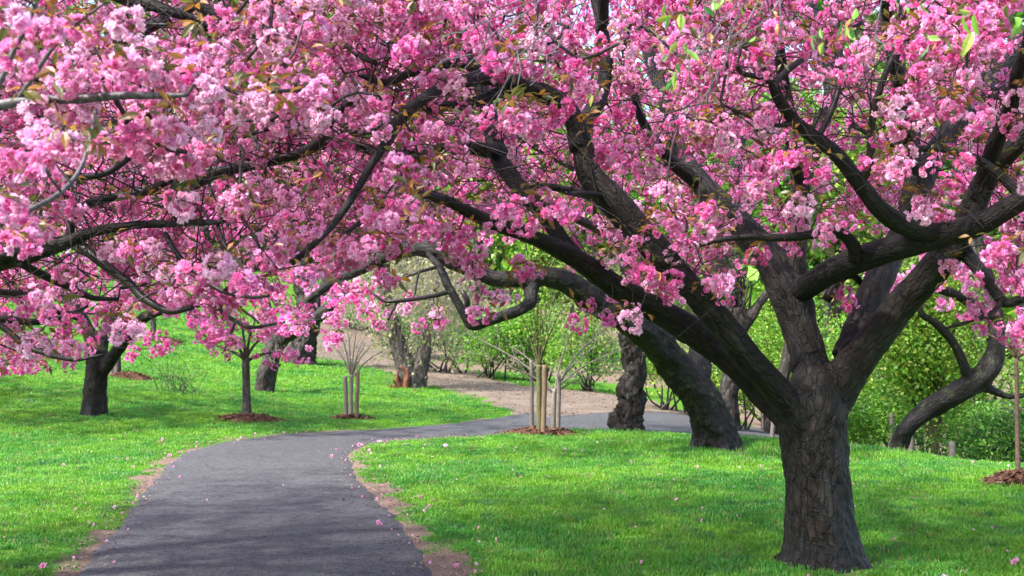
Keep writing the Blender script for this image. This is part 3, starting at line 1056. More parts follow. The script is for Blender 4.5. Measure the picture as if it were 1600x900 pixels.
SK = woody(t_main, chains, M['bark'], 0.0145, 7, 0.026, 5.0, ['trunk'] + ['limb'] * 6 + ['root'] * len(RT), 0.026)[:7]
big_views = [(pp, rr, s) for (pp, rr), s in zip(SK, (1, 0.82, 0.55, 0.5, 0.3, 0.85, 0.35))]
def main_branch(pts, share=0.0, mat='branch'):
    if mat == 'branch' and max(q[3] for q in pts) > 9.5:
        mat = 'bark_limb'
    branch(t_main, pts, M[mat], SK)
    if share:
        big_views.append((SK[-1][0], SK[-1][1], share))
main_branch([(1232, 462, 9.2, 17), (1258, 450, 9.0, 20), (1292, 431, 8.7, 21), (1345, 405, 8.4, 20.5), (1400, 388, 8.1, 21), (1455, 373, 8.0, 20), (1500, 362, 7.9, 20), (1550, 340, 7.7, 18), (1605, 308, 7.5, 17), (1680, 270, 7.3, 13), (1780, 225, 7.1, 9), (1900, 190, 6.9, 4)], 0.95)
main_branch([(1478, 368, 8.0, 18), (1430, 358, 7.9, 17), (1385, 335, 7.8, 15), (1350, 293, 7.7, 13), (1320, 255, 7.6, 12), (1283, 217, 7.5, 11), (1240, 187, 7.4, 10), (1216, 152, 7.3, 9), (1208, 128, 7.25, 8)], 0.92)
main_branch([(1209, 130, 7.25, 6), (1235, 108, 7.3, 5.5), (1262, 88, 7.4, 5), (1300, 60, 7.5, 4), (1345, 35, 7.6, 3)], 0.6)
main_branch([(1210, 130, 7.25, 5), (1185, 122, 7.2, 4.5), (1160, 118, 7.1, 4), (1150, 105, 7.0, 3)], 0.5)
main_branch([(1345, 285, 7.7, 8), (1358, 255, 7.6, 7), (1361, 190, 7.5, 6), (1376, 140, 7.4, 5.5), (1388, 105, 7.35, 5), (1404, 65, 7.3, 4), (1408, 10, 7.2, 3)], 0.6)
main_branch([(1280, 213, 7.5, 5), (1299, 170, 7.5, 5), (1309, 133, 7.5, 4), (1305, 90, 7.5, 3)], 0.4)
main_branch([(1253, 190, 7.4, 4), (1210, 193, 7.3, 3.5), (1170, 180, 7.2, 3), (1130, 165, 7.1, 2)], 0.4)
main_branch([(1336, 408, 8.3, 11), (1334, 384, 8.25, 10.5), (1317, 364, 8.2, 9), (1292, 362, 8.1, 8), (1245, 369, 8.0, 7), (1180, 368, 7.9, 5.5), (1110, 378, 7.8, 4), (1040, 400, 7.7, 2.5)], 0.85)
main_branch([(1660, 360, 7.6, 14), (1610, 320, 7.7, 11), (1580, 292, 7.75, 8), (1532, 250, 7.8, 6.5), (1472, 228, 7.9, 5.5), (1422, 227, 8.0, 5), (1372, 213, 8.1, 4.5), (1330, 195, 8.2, 3)], 0.6)
main_branch([(1500, 385, 8.6, 14), (1526, 417, 8.5, 10), (1546, 440, 8.4, 9), (1567, 473, 8.3, 8.5), (1605, 463, 8.2, 7), (1660, 470, 8.1, 5)], 0.8)
main_branch([(1565, 472, 8.3, 5), (1545, 492, 8.2, 4), (1510, 505, 8.15, 3), (1480, 512, 8.1, 2)], 0.5)
main_branch([(1290, 470, 9.3, 8), (1310, 440, 9.3, 8), (1330, 430, 9.4, 6), (1352, 445, 9.5, 5), (1380, 440, 9.6, 3)], 0.3)
# the arch over the path, and what springs from the upper left limb
main_branch([(907, 235, 8.45, 17), (897, 190, 8.4, 16), (872, 162, 8.35, 15.5), (835, 140, 8.3, 15), (795, 126, 8.1, 13.5), (760, 117, 7.9, 13), (728, 123, 7.6, 11), (685, 137, 7.3, 10), (652, 160, 7.0, 9), (622, 182, 6.8, 8), (603, 222, 6.6, 7.5), (580, 268, 6.45, 6.5), (548, 320, 6.3, 6), (500, 375, 6.15, 5.5), (455, 417, 6.0, 4.5)], 0.88)
main_branch([(905, 220, 8.5, 13), (925, 170, 8.7, 13), (941, 138, 8.9, 12), (948, 100, 8.9, 11), (941, 50, 8.9, 10), (934, 5, 8.9, 9), (925, -60, 9, 7)], 0.75)
main_branch([(838, 140, 8.3, 10), (800, 137, 8.2, 9), (760, 148, 8.0, 9), (715, 163, 7.8, 8.5), (665, 172, 7.6, 8), (610, 195, 7.4, 6), (540, 210, 7.2, 4)], 0.75)
main_branch([(765, 118, 7.9, 9), (720, 96, 7.9, 8.5), (685, 100, 7.8, 8), (640, 115, 7.7, 7), (600, 130, 7.6, 6), (560, 118, 7.5, 4)], 0.6)
main_branch([(908, 409, 8.45, 13), (884, 384, 8.38, 13), (848, 337, 8.42, 13), (812, 292, 8.5, 13), (780, 250, 8.7, 15), (770, 205, 8.9, 14), (758, 150, 9.1, 13), (735, 100, 9.3, 11), (700, 60, 9.5, 10), (655, 15, 9.7, 8), (600, -50, 10, 6)], 0.55)
main_branch([(785, 240, 8.7, 13), (740, 232, 8.5, 11), (690, 232, 8.3, 10), (640, 238, 8.1, 9), (590, 240, 7.9, 8), (540, 225, 7.7, 7), (500, 228, 7.5, 5), (440, 240, 7.2, 4)], 0.6)
main_branch([(690, 312, 7.4, 8), (650, 305, 7.2, 6), (610, 325, 7.0, 5), (570, 345, 6.9, 4), (530, 370, 6.8, 2.5)], 0.4)
main_branch([(1095, 290, 10.2, 12), (1040, 240, 10, 9), (1000, 180, 9.8, 7), (985, 110, 9.6, 6), (970, 40, 9.4, 4)], 0.2)
main_branch([(955, 312, 9.1, 10), (900, 300, 8.9, 7), (850, 290, 8.7, 5), (800, 300, 8.5, 3)], 0.2)
main_branch([(1410, 352, 9.7, 10), (1428, 250, 9.8, 11), (1420, 170, 9.9, 11), (1402, 100, 10, 10), (1380, 20, 10.1, 8)], 0.5)
main_branch([(1000, 365, 9.1, 9), (985, 330, 8.7, 7), (930, 305, 8.3, 5), (880, 300, 7.9, 3)], 0.1)
# wood above the picture, toward and away from the viewer
for pts in ([(1250, 300, 9.7, 12), (1230, 150, 9.2, 10), (1200, -50, 8.6, 8), (1180, -250, 8.0, 5)],
            [(1432, 300, 9.9, 14), (1400, 100, 9.2, 11), (1360, -150, 8.2, 8), (1340, -400, 7.2, 5)],
            [(940, 50, 8.9, 10), (950, -100, 8.4, 8), (970, -300, 7.6, 5)],
            [(1530, 300, 8.5, 14), (1600, 100, 7.6, 11), (1650, -150, 6.8, 8), (1700, -350, 6.2, 5)],
            [(1515, 165, 10.5, 14), (1700, 60, 11.4, 11), (1900, -80, 12.4, 8)],
            [(1060, 230, 10.6, 12), (1010, 60, 11.2, 10), (980, -120, 11.8, 7)],
            [(1300, 140, 10.3, 11), (1250, -60, 11.4, 9), (1230, -250, 12.2, 6)],
            [(735, 100, 9.3, 9), (690, -60, 9.0, 7), (660, -200, 8.6, 5)]):
    main_branch(pts)

MAIN_X = [380, 480, 560, 600, 650, 700, 740, 790, 850, 900, 940, 1000, 1050, 1100, 1140, 1180, 1230, 1300, 1380, 1440, 1480, 1540, 1600, 1700, 2000, 2400]
MAIN_Y = [330, 400, 405, 375, 372, 395, 375, 355, 372, 400, 450, 505, 465, 480, 430, 400, 405, 400, 370, 380, 440, 505, 535, 560, 540, 420]
def main_sampler(n):
    out = []
    while len(out) < n:
        px = rng.uniform(430, 2050)
        py = rng.uniform(-560, 500) if rng.random() < 0.8 else rng.uniform(0, 470)
        d = rng.uniform(5.9, 12.2)
        z = P(px, py, d)[2]
        cx, cz = P(1270, 0, D0)[0], 0
        x = P(px, py, d)[0]
        rr = ((x - 1.6) / 5.2) ** 2 + ((d - 9.0) / 3.6) ** 2
        if rr > 1 or z > 2.6 + 3.6 * math.sqrt(max(0, 1 - rr)) + 0.4 or z < 1.9:
            continue
        out.append(P(px, py, d))
    return np.array(out)
pos = sprays(680, main_sampler)
def dome_sampler(cx, cy, rx, ry, z0, zr, zmin):
    def f(n):
        out = []
        while len(out) < n:
            u, v = rng.uniform(-1, 1, 2)
            q = u * u + v * v
            if q > 1:
                continue
            z = z0 + zr * math.sqrt(1 - q) * (1 - 0.35 * rng.random())
            if z > zmin:
                out.append((cx + u * rx, cy + v * ry, z))
        return np.array(out)
    return f
pos = np.vstack([pos, sprays(150, dome_sampler(1.4, 9.4, 5.2, 4.2, 2.3, 3.6, 3.3))])
pos = pos[below_curve(pos, MAIN_X, MAIN_Y, 8)]
# blossom hanging along the lower limbs, as it does against the lawn
low = []
for (px, py, d, n, sx, sy) in [(742, 415, 7.2, 14, 12, 32), (690, 365, 7.3, 5, 22, 12), (640, 350, 7.2, 9, 40, 18), (785, 452, 7.4, 2, 8, 5), (565, 385, 7.0, 8, 30, 18), (610, 415, 7.0, 4, 8, 10), (845, 390, 7.6, 6, 22, 22), (835, 420, 7.6, 3, 10, 10),
                                (995, 365, 8.0, 7, 22, 26), (960, 415, 7.9, 6, 24, 20), (990, 493, 8.0, 1, 6, 4), (930, 488, 8.2, 4, 24, 8), (1025, 450, 8.0, 4, 18, 12), (1090, 400, 8.2, 7, 30, 22), (1120, 440, 8.3, 5, 26, 16),
                                (1310, 470, 9.0, 5, 16, 14), (1300, 380, 8.9, 8, 30, 22), (1250, 330, 8.4, 6, 30, 25), (1500, 490, 8.2, 4, 18, 14), (1540, 492, 8.2, 5, 22, 10), (1600, 515, 8.2, 4, 18, 12), (1570, 410, 8.0, 6, 30, 28), (1430, 330, 8.4, 4, 20, 12)]:
    for _ in range(n):
        low.append(P(px + rng.normal() * sx, py + rng.normal() * sy, d + rng.normal() * 0.25))
pos = np.vstack([pos, low])
gapn = noise(pos * np.array([1.5, 1.5, 2.2]) + 31)
pos = pos[gapn > -0.62]
pos = clear_of(pos, big_views)
# the trunk and the forks stay bare
px, py, d = proj(pos)
bare_zone = in_poly(np.stack([px, py], -1), [(1130, 470), (1215, 440), (1262, 470), (1330, 500), (1420, 440), (1500, 400), (1480, 560), (1400, 640), (1380, 900), (1190, 900), (1180, 700), (1060, 600), (1040, 520)])
pos = pos[~(bare_zone & (rng.random(len(pos)) < 0.9))]
pos = thin(pos, 0.10)
print('main clusters', len(pos))
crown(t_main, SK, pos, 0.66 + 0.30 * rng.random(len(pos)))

# ================================================================== the cherry beyond the left edge, arching over the path
base = on_ground(-330, 760, 8.2)
base[1] = 7.6
base[2] = gz(base[0], base[1])[0]
t_left = thing('cherry_tree', base, 'pink cherry tree rooted beyond the left edge, its low dark branches reaching over the path', 'tree')
bx, by, bz = base
def W(x, y, z):
    return np.array([x, y, z])
lt = (np.array([W(bx, by, bz - .15), W(bx, by, bz + .1), W(bx + .02, by, bz + .6), W(bx + .05, by, bz + 1.3)]), np.array([.42, .32, .27, .27]))
l1p, l1r = px_chain([(-60, 430, 7.7, 20), (0, 413, 7.6, 13), (45, 402, 7.5, 12), (92, 384, 7.4, 11)])
l1 = (np.vstack([W(bx + .05, by, bz + 1.1), W(bx + .7, by, bz + 1.9), l1p]), np.concatenate([[.2, .15], l1r]))
l2 = (np.array([W(bx + .05, by, bz + 1.1), W(bx + .1, by - .8, bz + 2.2), W(bx + .6, by - 2.0, bz + 3.1), W(bx + 1.3, by - 3.0, bz + 3.6)]), np.array([.2, .16, .12, .07]))
l3 = (np.array([W(bx + .05, by, bz + 1.1), W(bx + .2, by + .5, bz + 2.4), W(bx + .9, by + .8, bz + 3.9), W(bx + 2.0, by + 1.0, bz + 5.0)]), np.array([.2, .16, .12, .07]))
l4 = (np.array([W(bx + .05, by, bz + 1.1), W(bx - .7, by + .3, bz + 2.2), W(bx - 1.8, by + .6, bz + 3.6)]), np.array([.2, .15, .08]))
SL = woody(t_left, [lt, l1, l2, l3, l4], M['bark'], 0.03, 5, 0.02, 5.0, None, 0.02)
left_views = [(SL[1][0], SL[1][1], 0.85)]
def left_branch(pts, share=0.0, mat='branch', world=False):
    if mat == 'branch' and max(q[3] for q in pts) > 9.5:
        mat = 'bark_limb'
    branch(t_left, pts, M[mat], SL, world=world)
    if share:
        left_views.append((SL[-1][0], SL[-1][1], share))
left_branch([(80, 388, 7.4, 11), (115, 376, 7.3, 10), (155, 363, 7.2, 8), (200, 355, 7.1, 7), (260, 353, 7.0, 6), (330, 350, 6.9, 4.5), (352, 346, 6.8, 3)], 0.8)
left_branch([(-10, 404, 7.5, 9), (50, 390, 7.5, 8), (105, 376, 7.4, 7), (116, 345, 7.4, 7), (132, 325, 7.4, 7.5), (165, 314, 7.4, 7), (230, 302, 7.4, 7), (285, 275, 7.4, 6.5), (340, 265, 7.4, 6), (400, 256, 7.4, 4.5), (450, 240, 7.4, 3)], 0.75)
left_branch([(124, 380, 7.3, 8), (168, 418, 7.2, 7.5), (200, 440, 7.1, 7), (225, 468, 7.0, 6.5), (262, 487, 6.9, 5.5), (300, 482, 6.8, 4)], 0.85)
left_branch([(258, 365, 7.0, 4.5), (280, 400, 6.9, 4.5), (308, 428, 6.8, 4.5), (340, 452, 6.7, 4), (385, 465, 6.6, 3), (420, 462, 6.5, 2)], 0.8)
left_branch([(30, 410, 7.5, 7), (70, 430, 7.7, 6.5), (105, 448, 7.9, 6), (142, 466, 8.1, 4.5), (185, 470, 8.2, 3)], 0.7)
left_branch([(-60, 450, 8.0, 9), (0, 455, 8.1, 7), (40, 460, 8.2, 6), (85, 482, 8.3, 5), (130, 500, 8.4, 3)], 0.5)
left_branch([(-60, 500, 8.0, 8), (0, 499, 8.1, 6), (50, 503, 8.2, 6), (95, 497, 8.3, 4), (140, 480, 8.3, 2.5)], 0.7)
left_branch([(-60, 480, 7.2, 7), (0, 512, 7.2, 5), (30, 535, 7.2, 5), (62, 552, 7.2, 4.5), (112, 563, 7.2, 3.5), (160, 556, 7.2, 2)], 0.75)
left_branch([(340, 350, 6.9, 3), (352, 380, 6.8, 2.6), (366, 410, 6.7, 2.4), (375, 445, 6.6, 2)], 0.5)
# nearer, paler branches at the upper left
left_branch([(-120, 170, 4.3, 9), (0, 155, 4.3, 8), (60, 152, 4.3, 7.5), (125, 156, 4.3, 7), (190, 150, 4.3, 6.5), (245, 147, 4.3, 5.5), (290, 143, 4.3, 3)], 0.9, 'branch_grey')
left_branch([(-80, 380, 3.6, 6), (0, 352, 3.7, 5), (45, 328, 3.8, 4.5), (95, 296, 3.9, 4), (128, 258, 4.0, 3.5), (142, 212, 4.1, 3), (148, 172, 4.2, 2.5)], 0.9, 'branch_grey')
left_branch([(-40, 180, 3.6, 6), (0, 125, 3.6, 5), (20, 85, 3.6, 4.5), (60, 10, 3.6, 4), (90, -60, 3.6, 3)], 0.8, 'branch_grey')
left_branch([(30, 152, 4.3, 4), (68, 95, 4.2, 3.5), (112, 45, 4.1, 3), (160, 10, 4.0, 2)], 0.7, 'branch_grey')
left_branch([(94, 298, 3.9, 2.5), (70, 260, 3.8, 2.2), (68, 215, 3.75, 2)], 0.4, 'branch_grey')
left_branch([(118, 296, 3.95, 2), (80, 240, 3.9, 1.8), (95, 205, 3.85, 1.6)], 0.2, 'branch_grey')
# upper branches, running right along the top of the picture
left_branch([(60, -80, 6.6, 13), (187, -8, 6.6, 11), (240, 8, 6.6, 10), (275, 22, 6.6, 8), (330, 45, 6.7, 6), (400, 60, 6.8, 4)], 0.6)
left_branch([(240, -60, 7.4, 13), (317, 8, 7.4, 11), (366, 36, 7.4, 11), (416, 50, 7.4, 10), (490, 56, 7.4, 10), (535, 70, 7.3, 7), (590, 100, 7.2, 4)], 0.7)
left_branch([(160, 37, 6.6, 3), (210, 36, 6.5, 3), (265, 40, 6.4, 2.5)], 0.3)
left_branch([(-60, 300, 7.0, 9), (30, 262, 6.9, 7), (110, 275, 6.8, 6), (170, 268, 6.8, 5), (240, 215, 6.7, 5), (300, 206, 6.6, 5), (380, 212, 6.5, 4), (440, 190, 6.4, 3)], 0.5)
left_branch([(300, 290, 7.2, 8), (350, 268, 7.2, 9), (420, 250, 7.2, 8), (490, 225, 7.1, 9), (520, 180, 7.1, 7), (560, 150, 7.0, 5)], 0.5)
for pts in ([(-200, 250, 6.5, 14), (-60, 60, 6.0, 12), (80, -160, 5.4, 9), (180, -380, 4.8, 6)],
            [(-150, 300, 7.6, 14), (60, 120, 8.0, 11), (240, 40, 8.6, 9), (420, -60, 9.2, 6)],
            [(-100, 100, 7.2, 14), (150, -150, 7.0, 10), (400, -300, 6.6, 6)],
            [(-200, 380, 6.0, 12), (-120, 200, 5.0, 10), (-40, 20, 4.4, 7), (20, -150, 4.0, 5)]):
    left_branch(pts)
LEFT_X = [-900, -200, 0, 60, 130, 175, 215, 250, 290, 340, 380, 430, 500, 560, 620, 700]
LEFT_Y = [600, 600, 582, 565, 552, 540, 495, 475, 470, 475, 480, 455, 430, 400, 350, 290]
def left_sampler(n):
    out = []
    while len(out) < n:
        px, py, d = rng.uniform(-700, 720), (rng.uniform(-520, 590) if rng.random() < 0.75 else rng.uniform(0, 580)), rng.uniform(4.7, 12.6)
        p = P(px, py, d)
        rr = ((p[0] + 3.8) / 4.2) ** 2 + ((d - 8.3) / 4.4) ** 2
        if rr > 1 or p[2] > 2.4 + 3.8 * math.sqrt(max(0, 1 - rr)) or p[2] < 1.25:
            continue
        out.append(p)
    return np.array(out)
pos = sprays(600, left_sampler)
pos = np.vstack([pos, sprays(170, dome_sampler(-4.0, 9.0, 4.6, 5.2, 2.2, 3.6, 3.2))])
pos = pos[below_curve(pos, LEFT_X, LEFT_Y, 7)]
near = []
for (px, py, d, n, sx, sy) in [(55, 25, 3.5, 6, 28, 14), (28, 62, 3.4, 4, 18, 10), (135, 35, 4.0, 4, 18, 12), (105, 108, 4.2, 5, 20, 12), (185, 95, 4.3, 5, 22, 10), (322, 88, 4.5, 6, 18, 20), (60, 215, 3.7, 7, 26, 28), (10, 325, 3.5, 3, 8, 12), (50, 337, 3.7, 2, 8, 5),
                                (80, 160, 4.2, 3, 22, 10), (280, 215, 4.6, 7, 36, 18), (430, 150, 4.9, 9, 36, 18), (320, 255, 5.0, 7, 40, 14), (265, 130, 4.4, 4, 14, 14), (205, 200, 4.6, 5, 28, 14), (700, 55, 5.2, 3, 8, 8), (290, 180, 4.5, 6, 40, 14), (160, 230, 4.6, 5, 30, 16), (380, 40, 5.2, 6, 40, 16)]:
    for _ in range(int(n * 1.7)):
        near.append(P(px + rng.normal() * sx, py + rng.normal() * sy, d + rng.normal() * 0.10))
pos = np.vstack([pos, near])
gapn = noise(pos * np.array([1.6, 1.6, 2.2]) + 57)
pos = pos[gapn > -0.66]
pos = clear_of(pos, left_views, 0.04)
pos = clear_of(pos, big_views[7:], 0.03)
pos = thin(pos, 0.095)
# nothing grows into the viewer's face
pos = pos[(pos[:, 1] > 3.0)]
print('left clusters', len(pos))
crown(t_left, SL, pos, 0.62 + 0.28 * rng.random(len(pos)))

# ================================================================== the old black cherry behind the big tree
base = on_ground(1120, 705, 18.3)
t_old = thing('cherry_tree', base, 'old blackened cherry tree leaning left behind the big tree, with one long crooked limb', 'tree')
ch = [[(1124, 725, 18.3, 52), (1119, 702, 18.3, 39), (1112, 660, 18.2, 31), (1088, 613, 18.0, 28), (1057, 573, 17.8, 26), (1026, 538, 17.5, 23), (990, 508, 17.2, 22), (945, 478, 17.0, 21), (910, 457, 16.8, 20)],
      [(930, 467, 16.9, 20), (885, 440, 16.7, 18), (845, 432, 16.6, 15), (800, 437, 16.5, 12), (760, 433, 16.5, 12.5), (715, 410, 16.5, 14), (672, 390, 16.6, 15), (640, 389, 16.7, 11), (600, 400, 16.9, 11), (565, 420, 17.1, 9.5), (525, 438, 17.3, 9), (480, 470, 17.6, 6)],
      [(832, 432, 16.6, 14), (830, 455, 16.5, 11), (828, 474, 16.4, 11), (806, 487, 16.3, 9.5), (770, 499, 16.2, 9), (738, 508, 16.15, 10), (722, 485, 16.1, 7.5), (702, 450, 16.1, 7), (688, 420, 16.2, 6.5), (668, 395, 16.4, 6)],
      [(1030, 545, 17.7, 24), (1010, 470, 18.2, 20), (975, 380, 18.8, 16), (930, 280, 19.5, 13), (880, 160, 20.2, 10)],
      [(1085, 610, 18.0, 24), (1100, 520, 18.6, 18), (1120, 420, 19.2, 15), (1150, 300, 20.0, 12), (1160, 160, 20.6, 9)]]
RT = roots(base, .30, 5, .52, 1.0)
SO = woody(t_old, [px_chain(c) for c in ch] + RT, M['bark_dark'], 0.03, 5, 0.05, 3.5, ['trunk'] + ['limb'] * 4 + ['root'] * 5, 0.05)[:5]
for pts in ([(702, 455, 16.1, 4), (665, 464, 16.0, 3.5), (622, 470, 15.9, 3.2), (598, 470, 15.9, 2.5), (582, 458, 15.9, 1.6)],
            [(622, 470, 15.9, 2.5), (613, 485, 15.9, 2.4), (604, 500, 15.9, 1.8)],
            [(680, 418, 16.1, 3), (655, 425, 16.0, 2.5), (625, 436, 16.0, 2), (590, 450, 15.9, 1.4)],
            [(655, 425, 16.0, 2), (650, 450, 16.0, 1.6), (648, 462, 16, 1.2)],
            [(728, 490, 16.1, 5), (730, 470, 16.0, 5), (722, 455, 16.0, 4)],
            [(975, 380, 18.8, 8), (880, 330, 18.0, 7), (800, 280, 17.4, 5), (720, 260, 17, 4)],
            [(930, 280, 19.5, 8), (820, 220, 19, 6), (700, 190, 18.4, 5), (600, 180, 18, 3)],
            [(640, 390, 16.7, 7), (600, 340, 16.8, 6), (560, 290, 17, 5), (500, 250, 17.2, 3)],
            [(590, 405, 17, 4), (598, 425, 17, 6), (596, 438, 17, 5)]):
    branch(t_old, pts, M['branch'], SO)
def region_sampler(poly, d0, d1):
    poly = np.array(poly, float)
    lo, hi = poly.min(0), poly.max(0)
    def f(n):
        out = []
        while len(out) < n:
            q = rng.uniform(lo, hi, (n * 2, 2))
            q = q[in_poly(q, poly)]
            out += [P(a, b, rng.uniform(d0, d1)) for a, b in q]
        return np.array(out[:n])
    return f
pos = np.vstack([sprays(210, region_sampler([(520, 370), (560, 250), (600, 60), (800, -150), (1150, -150), (1250, 150), (1200, 330), (1100, 330), (960, 360), (860, 350), (700, 350), (620, 370)], 14.8, 21), (3, 8), (.5, .5, .18)),
                 sprays(12, region_sampler([(480, 430), (600, 430), (650, 470), (600, 505), (520, 520), (480, 490)], 15.3, 17.5), (2, 5), (.35, .3, .12)),
                 [P(675 + rng.normal() * 16, 485 + rng.normal() * 9, 16) for _ in range(5)],
                 sprays(8, region_sampler([(620, 365), (720, 365), (720, 392), (620, 392)], 15.9, 16.5), (2, 4), (.2, .2, .08))])
pos = clear_of(pos, [(SO[1][0], SO[1][1], 0.7), (SO[2][0], SO[2][1], 0.97), (SO[0][0], SO[0][1], 0.97)], 0.06)
pos = thin(pos, 0.13)
print('old clusters', len(pos))
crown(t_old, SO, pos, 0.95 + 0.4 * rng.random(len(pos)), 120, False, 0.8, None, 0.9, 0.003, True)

# ================================================================== cherry on the left slope
base = on_ground(147, 648, 24)
t_a = thing('cherry_tree', base, 'pink cherry tree with a short upright grey-brown trunk on the left grass slope', 'tree')
ch = [[(147, 660, 24, 24), (147, 646, 24, 20), (148, 620, 24, 17.5), (150, 580, 24, 16.5), (152, 545, 24, 16)],
      [(158, 585, 24, 10), (178, 555, 23.8, 10), (200, 523, 23.6, 9.5), (220, 500, 23.4, 9), (245, 487, 23.2, 8), (285, 478, 23, 6.5), (325, 476, 22.9, 6), (360, 497, 22.8, 4.5), (390, 511, 22.7, 4), (430, 506, 22.6, 3.5), (465, 498, 22.5, 2.5)],
      [(152, 560, 24, 12), (135, 510, 24.2, 10), (100, 450, 24.5, 8), (60, 390, 25, 6)],
      [(152, 560, 24, 11), (175, 490, 24.4, 9), (220, 400, 24.8, 8), (280, 300, 25.4, 6)]]
SA = woody(t_a, [px_chain(c) for c in ch], M['bark_dark'], 0.04, 4, 0.03, 4, None, 0.03)
branch(t_a, [(330, 477, 22.9, 3), (355, 470, 22.8, 2.5), (390, 492, 22.7, 2), (405, 505, 22.7, 1.5)], M['branch'], SA)
branch(t_a, [(367, 505, 22.8, 2.5), (358, 530, 22.8, 2), (352, 548, 22.8, 1.5)], M['branch'], SA)
branch(t_a, [(245, 487, 23.2, 5), (270, 420, 23.5, 5), (330, 350, 24, 4), (400, 300, 24.4, 3)], M['branch'], SA)
AX = [-500, 0, 60, 120, 170, 200, 240, 290, 330, 360, 400, 440, 480, 560, 640]
AY = [580, 580, 572, 545, 520, 500, 492, 505, 520, 535, 500, 500, 500, 480, 400]
pos = sprays(340, region_sampler([(-350, 590), (-420, 300), (-250, 120), (100, 60), (420, 130), (600, 300), (560, 430), (480, 510), (420, 510), (330, 540), (250, 500), (160, 540), (60, 580)], 19.5, 27.5), (3, 8), (.55, .55, .2))
pos = pos[below_curve(pos, AX, AY, 6)]
extra = [P(a + rng.normal() * sa, b + rng.normal() * sb, 22.8 + rng.normal() * .4) for a, b, n, sa, sb in [(300, 505, 8, 22, 10), (340, 530, 6, 12, 8), (240, 545, 3, 18, 8), (20, 575, 6, 25, 6), (230, 520, 5, 16, 10), (205, 545, 3, 8, 8)] for _ in range(n)]
pos = np.vstack([pos, extra])
pos = clear_of(pos, [(SA[0][0], SA[0][1], 0.9), (SA[1][0], SA[1][1], 0.75)], 0.05)
pos = thin(pos, 0.16)
print('A clusters', len(pos))
crown(t_a, SA, pos, 1.25 + 0.5 * rng.random(len(pos)), 120, False, 0.9, None, 0.9, 0.004)

# ================================================================== low leaning dark cherry on the right
base = on_ground(1400, 712, 20)
t_f = thing('cherry_tree', base, 'dark leaning cherry trunk rising to the right at the shrub edge of the lawn', 'tree')
ch = [[(1394, 725, 20, 17), (1403, 703, 20, 14), (1415, 672, 19.9, 15), (1445, 643, 19.8, 17), (1490, 617, 19.6, 18), (1528, 592, 19.5, 18), (1552, 560, 19.5, 16), (1557, 525, 19.5, 13), (1553, 480, 19.6, 11), (1540, 420, 19.8, 9), (1520, 340, 20, 7)],
      [(1518, 600, 19.5, 9), (1508, 575, 19.4, 8), (1492, 540, 19.3, 7.5), (1465, 508, 19.2, 7), (1440, 490, 19.1, 6), (1435, 462, 19.1, 4)],
      [(1555, 500, 19.5, 9), (1510, 468, 19.4, 9), (1470, 452, 19.2, 8), (1430, 440, 19, 5)],
      [(1525, 597, 19.5, 8), (1555, 612, 19.5, 7), (1590, 620, 19.5, 5), (1640, 600, 19.4, 3)]]
SF = woody(t_f, [px_chain(c) for c in ch], M['bark_dark'], 0.04, 4, 0.04, 4)
pos = sprays(120, region_sampler([(1400, 430), (1380, 250), (1350, 50), (1500, -150), (1800, -100), (1950, 200), (1900, 480), (1700, 520), (1560, 440)], 17, 23), (3, 8), (.5, .5, .2))
pos = np.vstack([pos, [P(1420 + rng.normal() * 30, 470 + rng.normal() * 10, 19) for _ in range(4)]])
pos = thin(pos, 0.18)
crown(t_f, SF, pos, 1.4 + 0.6 * rng.random(len(pos)), 80, False, 0.9, None, 0.9, 0.004)

# ================================================================== foliage of the wood and shrubs
GREENS = {'dark': [(0.022, 0.085, 0.020), (0.035, 0.13, 0.025), (0.05, 0.16, 0.03)],
          'mid': [(0.07, 0.22, 0.022), (0.10, 0.28, 0.03), (0.14, 0.32, 0.03)],
          'bright': [(0.11, 0.31, 0.022), (0.16, 0.37, 0.03), (0.21, 0.40, 0.04)],
          'yellow': [(0.24, 0.38, 0.04), (0.32, 0.42, 0.055), (0.18, 0.32, 0.04)],
          'pale': [(0.30, 0.33, 0.10), (0.37, 0.36, 0.15), (0.24, 0.30, 0.08)]}
def leaf_quads(mb, c, L, cols, flat=0.5):
    """many leaf-sized diamonds at c"""
    n = len(c)
    nrm = unit(rng.normal(size=(n, 3)) + np.array([0, 0, flat * 2]))
    d = unit(np.cross(nrm, rng.normal(size=(n, 3))))
    s = np.cross(nrm, d)
    l = (L * (0.6 + 0.8 * rng.random(n)))[:, None]
    w = l * 0.36
    V = np.stack([c - d * l * 0.5, c + s * w - nrm * l * 0.08, c + d * l * 0.5, c - s * w - nrm * l * 0.08], 1)
    base = np.array(cols)[rng.integers(0, len(cols), n)] * (0.75 + 0.5 * rng.random((n, 1)))
    C = np.repeat(base, 4, axis=0)
    k = np.arange(n)[:, None] * 4
    mb.add(V.reshape(-1, 3), np.concatenate([k + [0, 1, 2], k + [0, 2, 3]]), None, C)

def lobes_cloud(center, size, n, lobes, kinds, L, mb, flat=0.5, hollow=0.45):
    center, size = np.array(center), np.array(size)
    per = max(1, n // lobes)
    cent = []
    for i in range(lobes):
        u = unit(rng.normal(size=3)) * rng.random() ** 0.4
        lc = center + u * size * 0.72
        ls = size * rng.uniform(0.28, 0.5)
        dirs = unit(rng.normal(size=(per, 3)))
        rad = hollow + (1 - hollow) * rng.random((per, 1)) ** 0.6
        pts = lc + dirs * rad * ls * (1 + 0.25 * noise(dirs * 2.5 + i * 3.1))[:, None]
        leaf_quads(mb, pts, L, GREENS[kinds[rng.integers(len(kinds))]], flat)
        cent.append(lc)
    return np.array(cent)

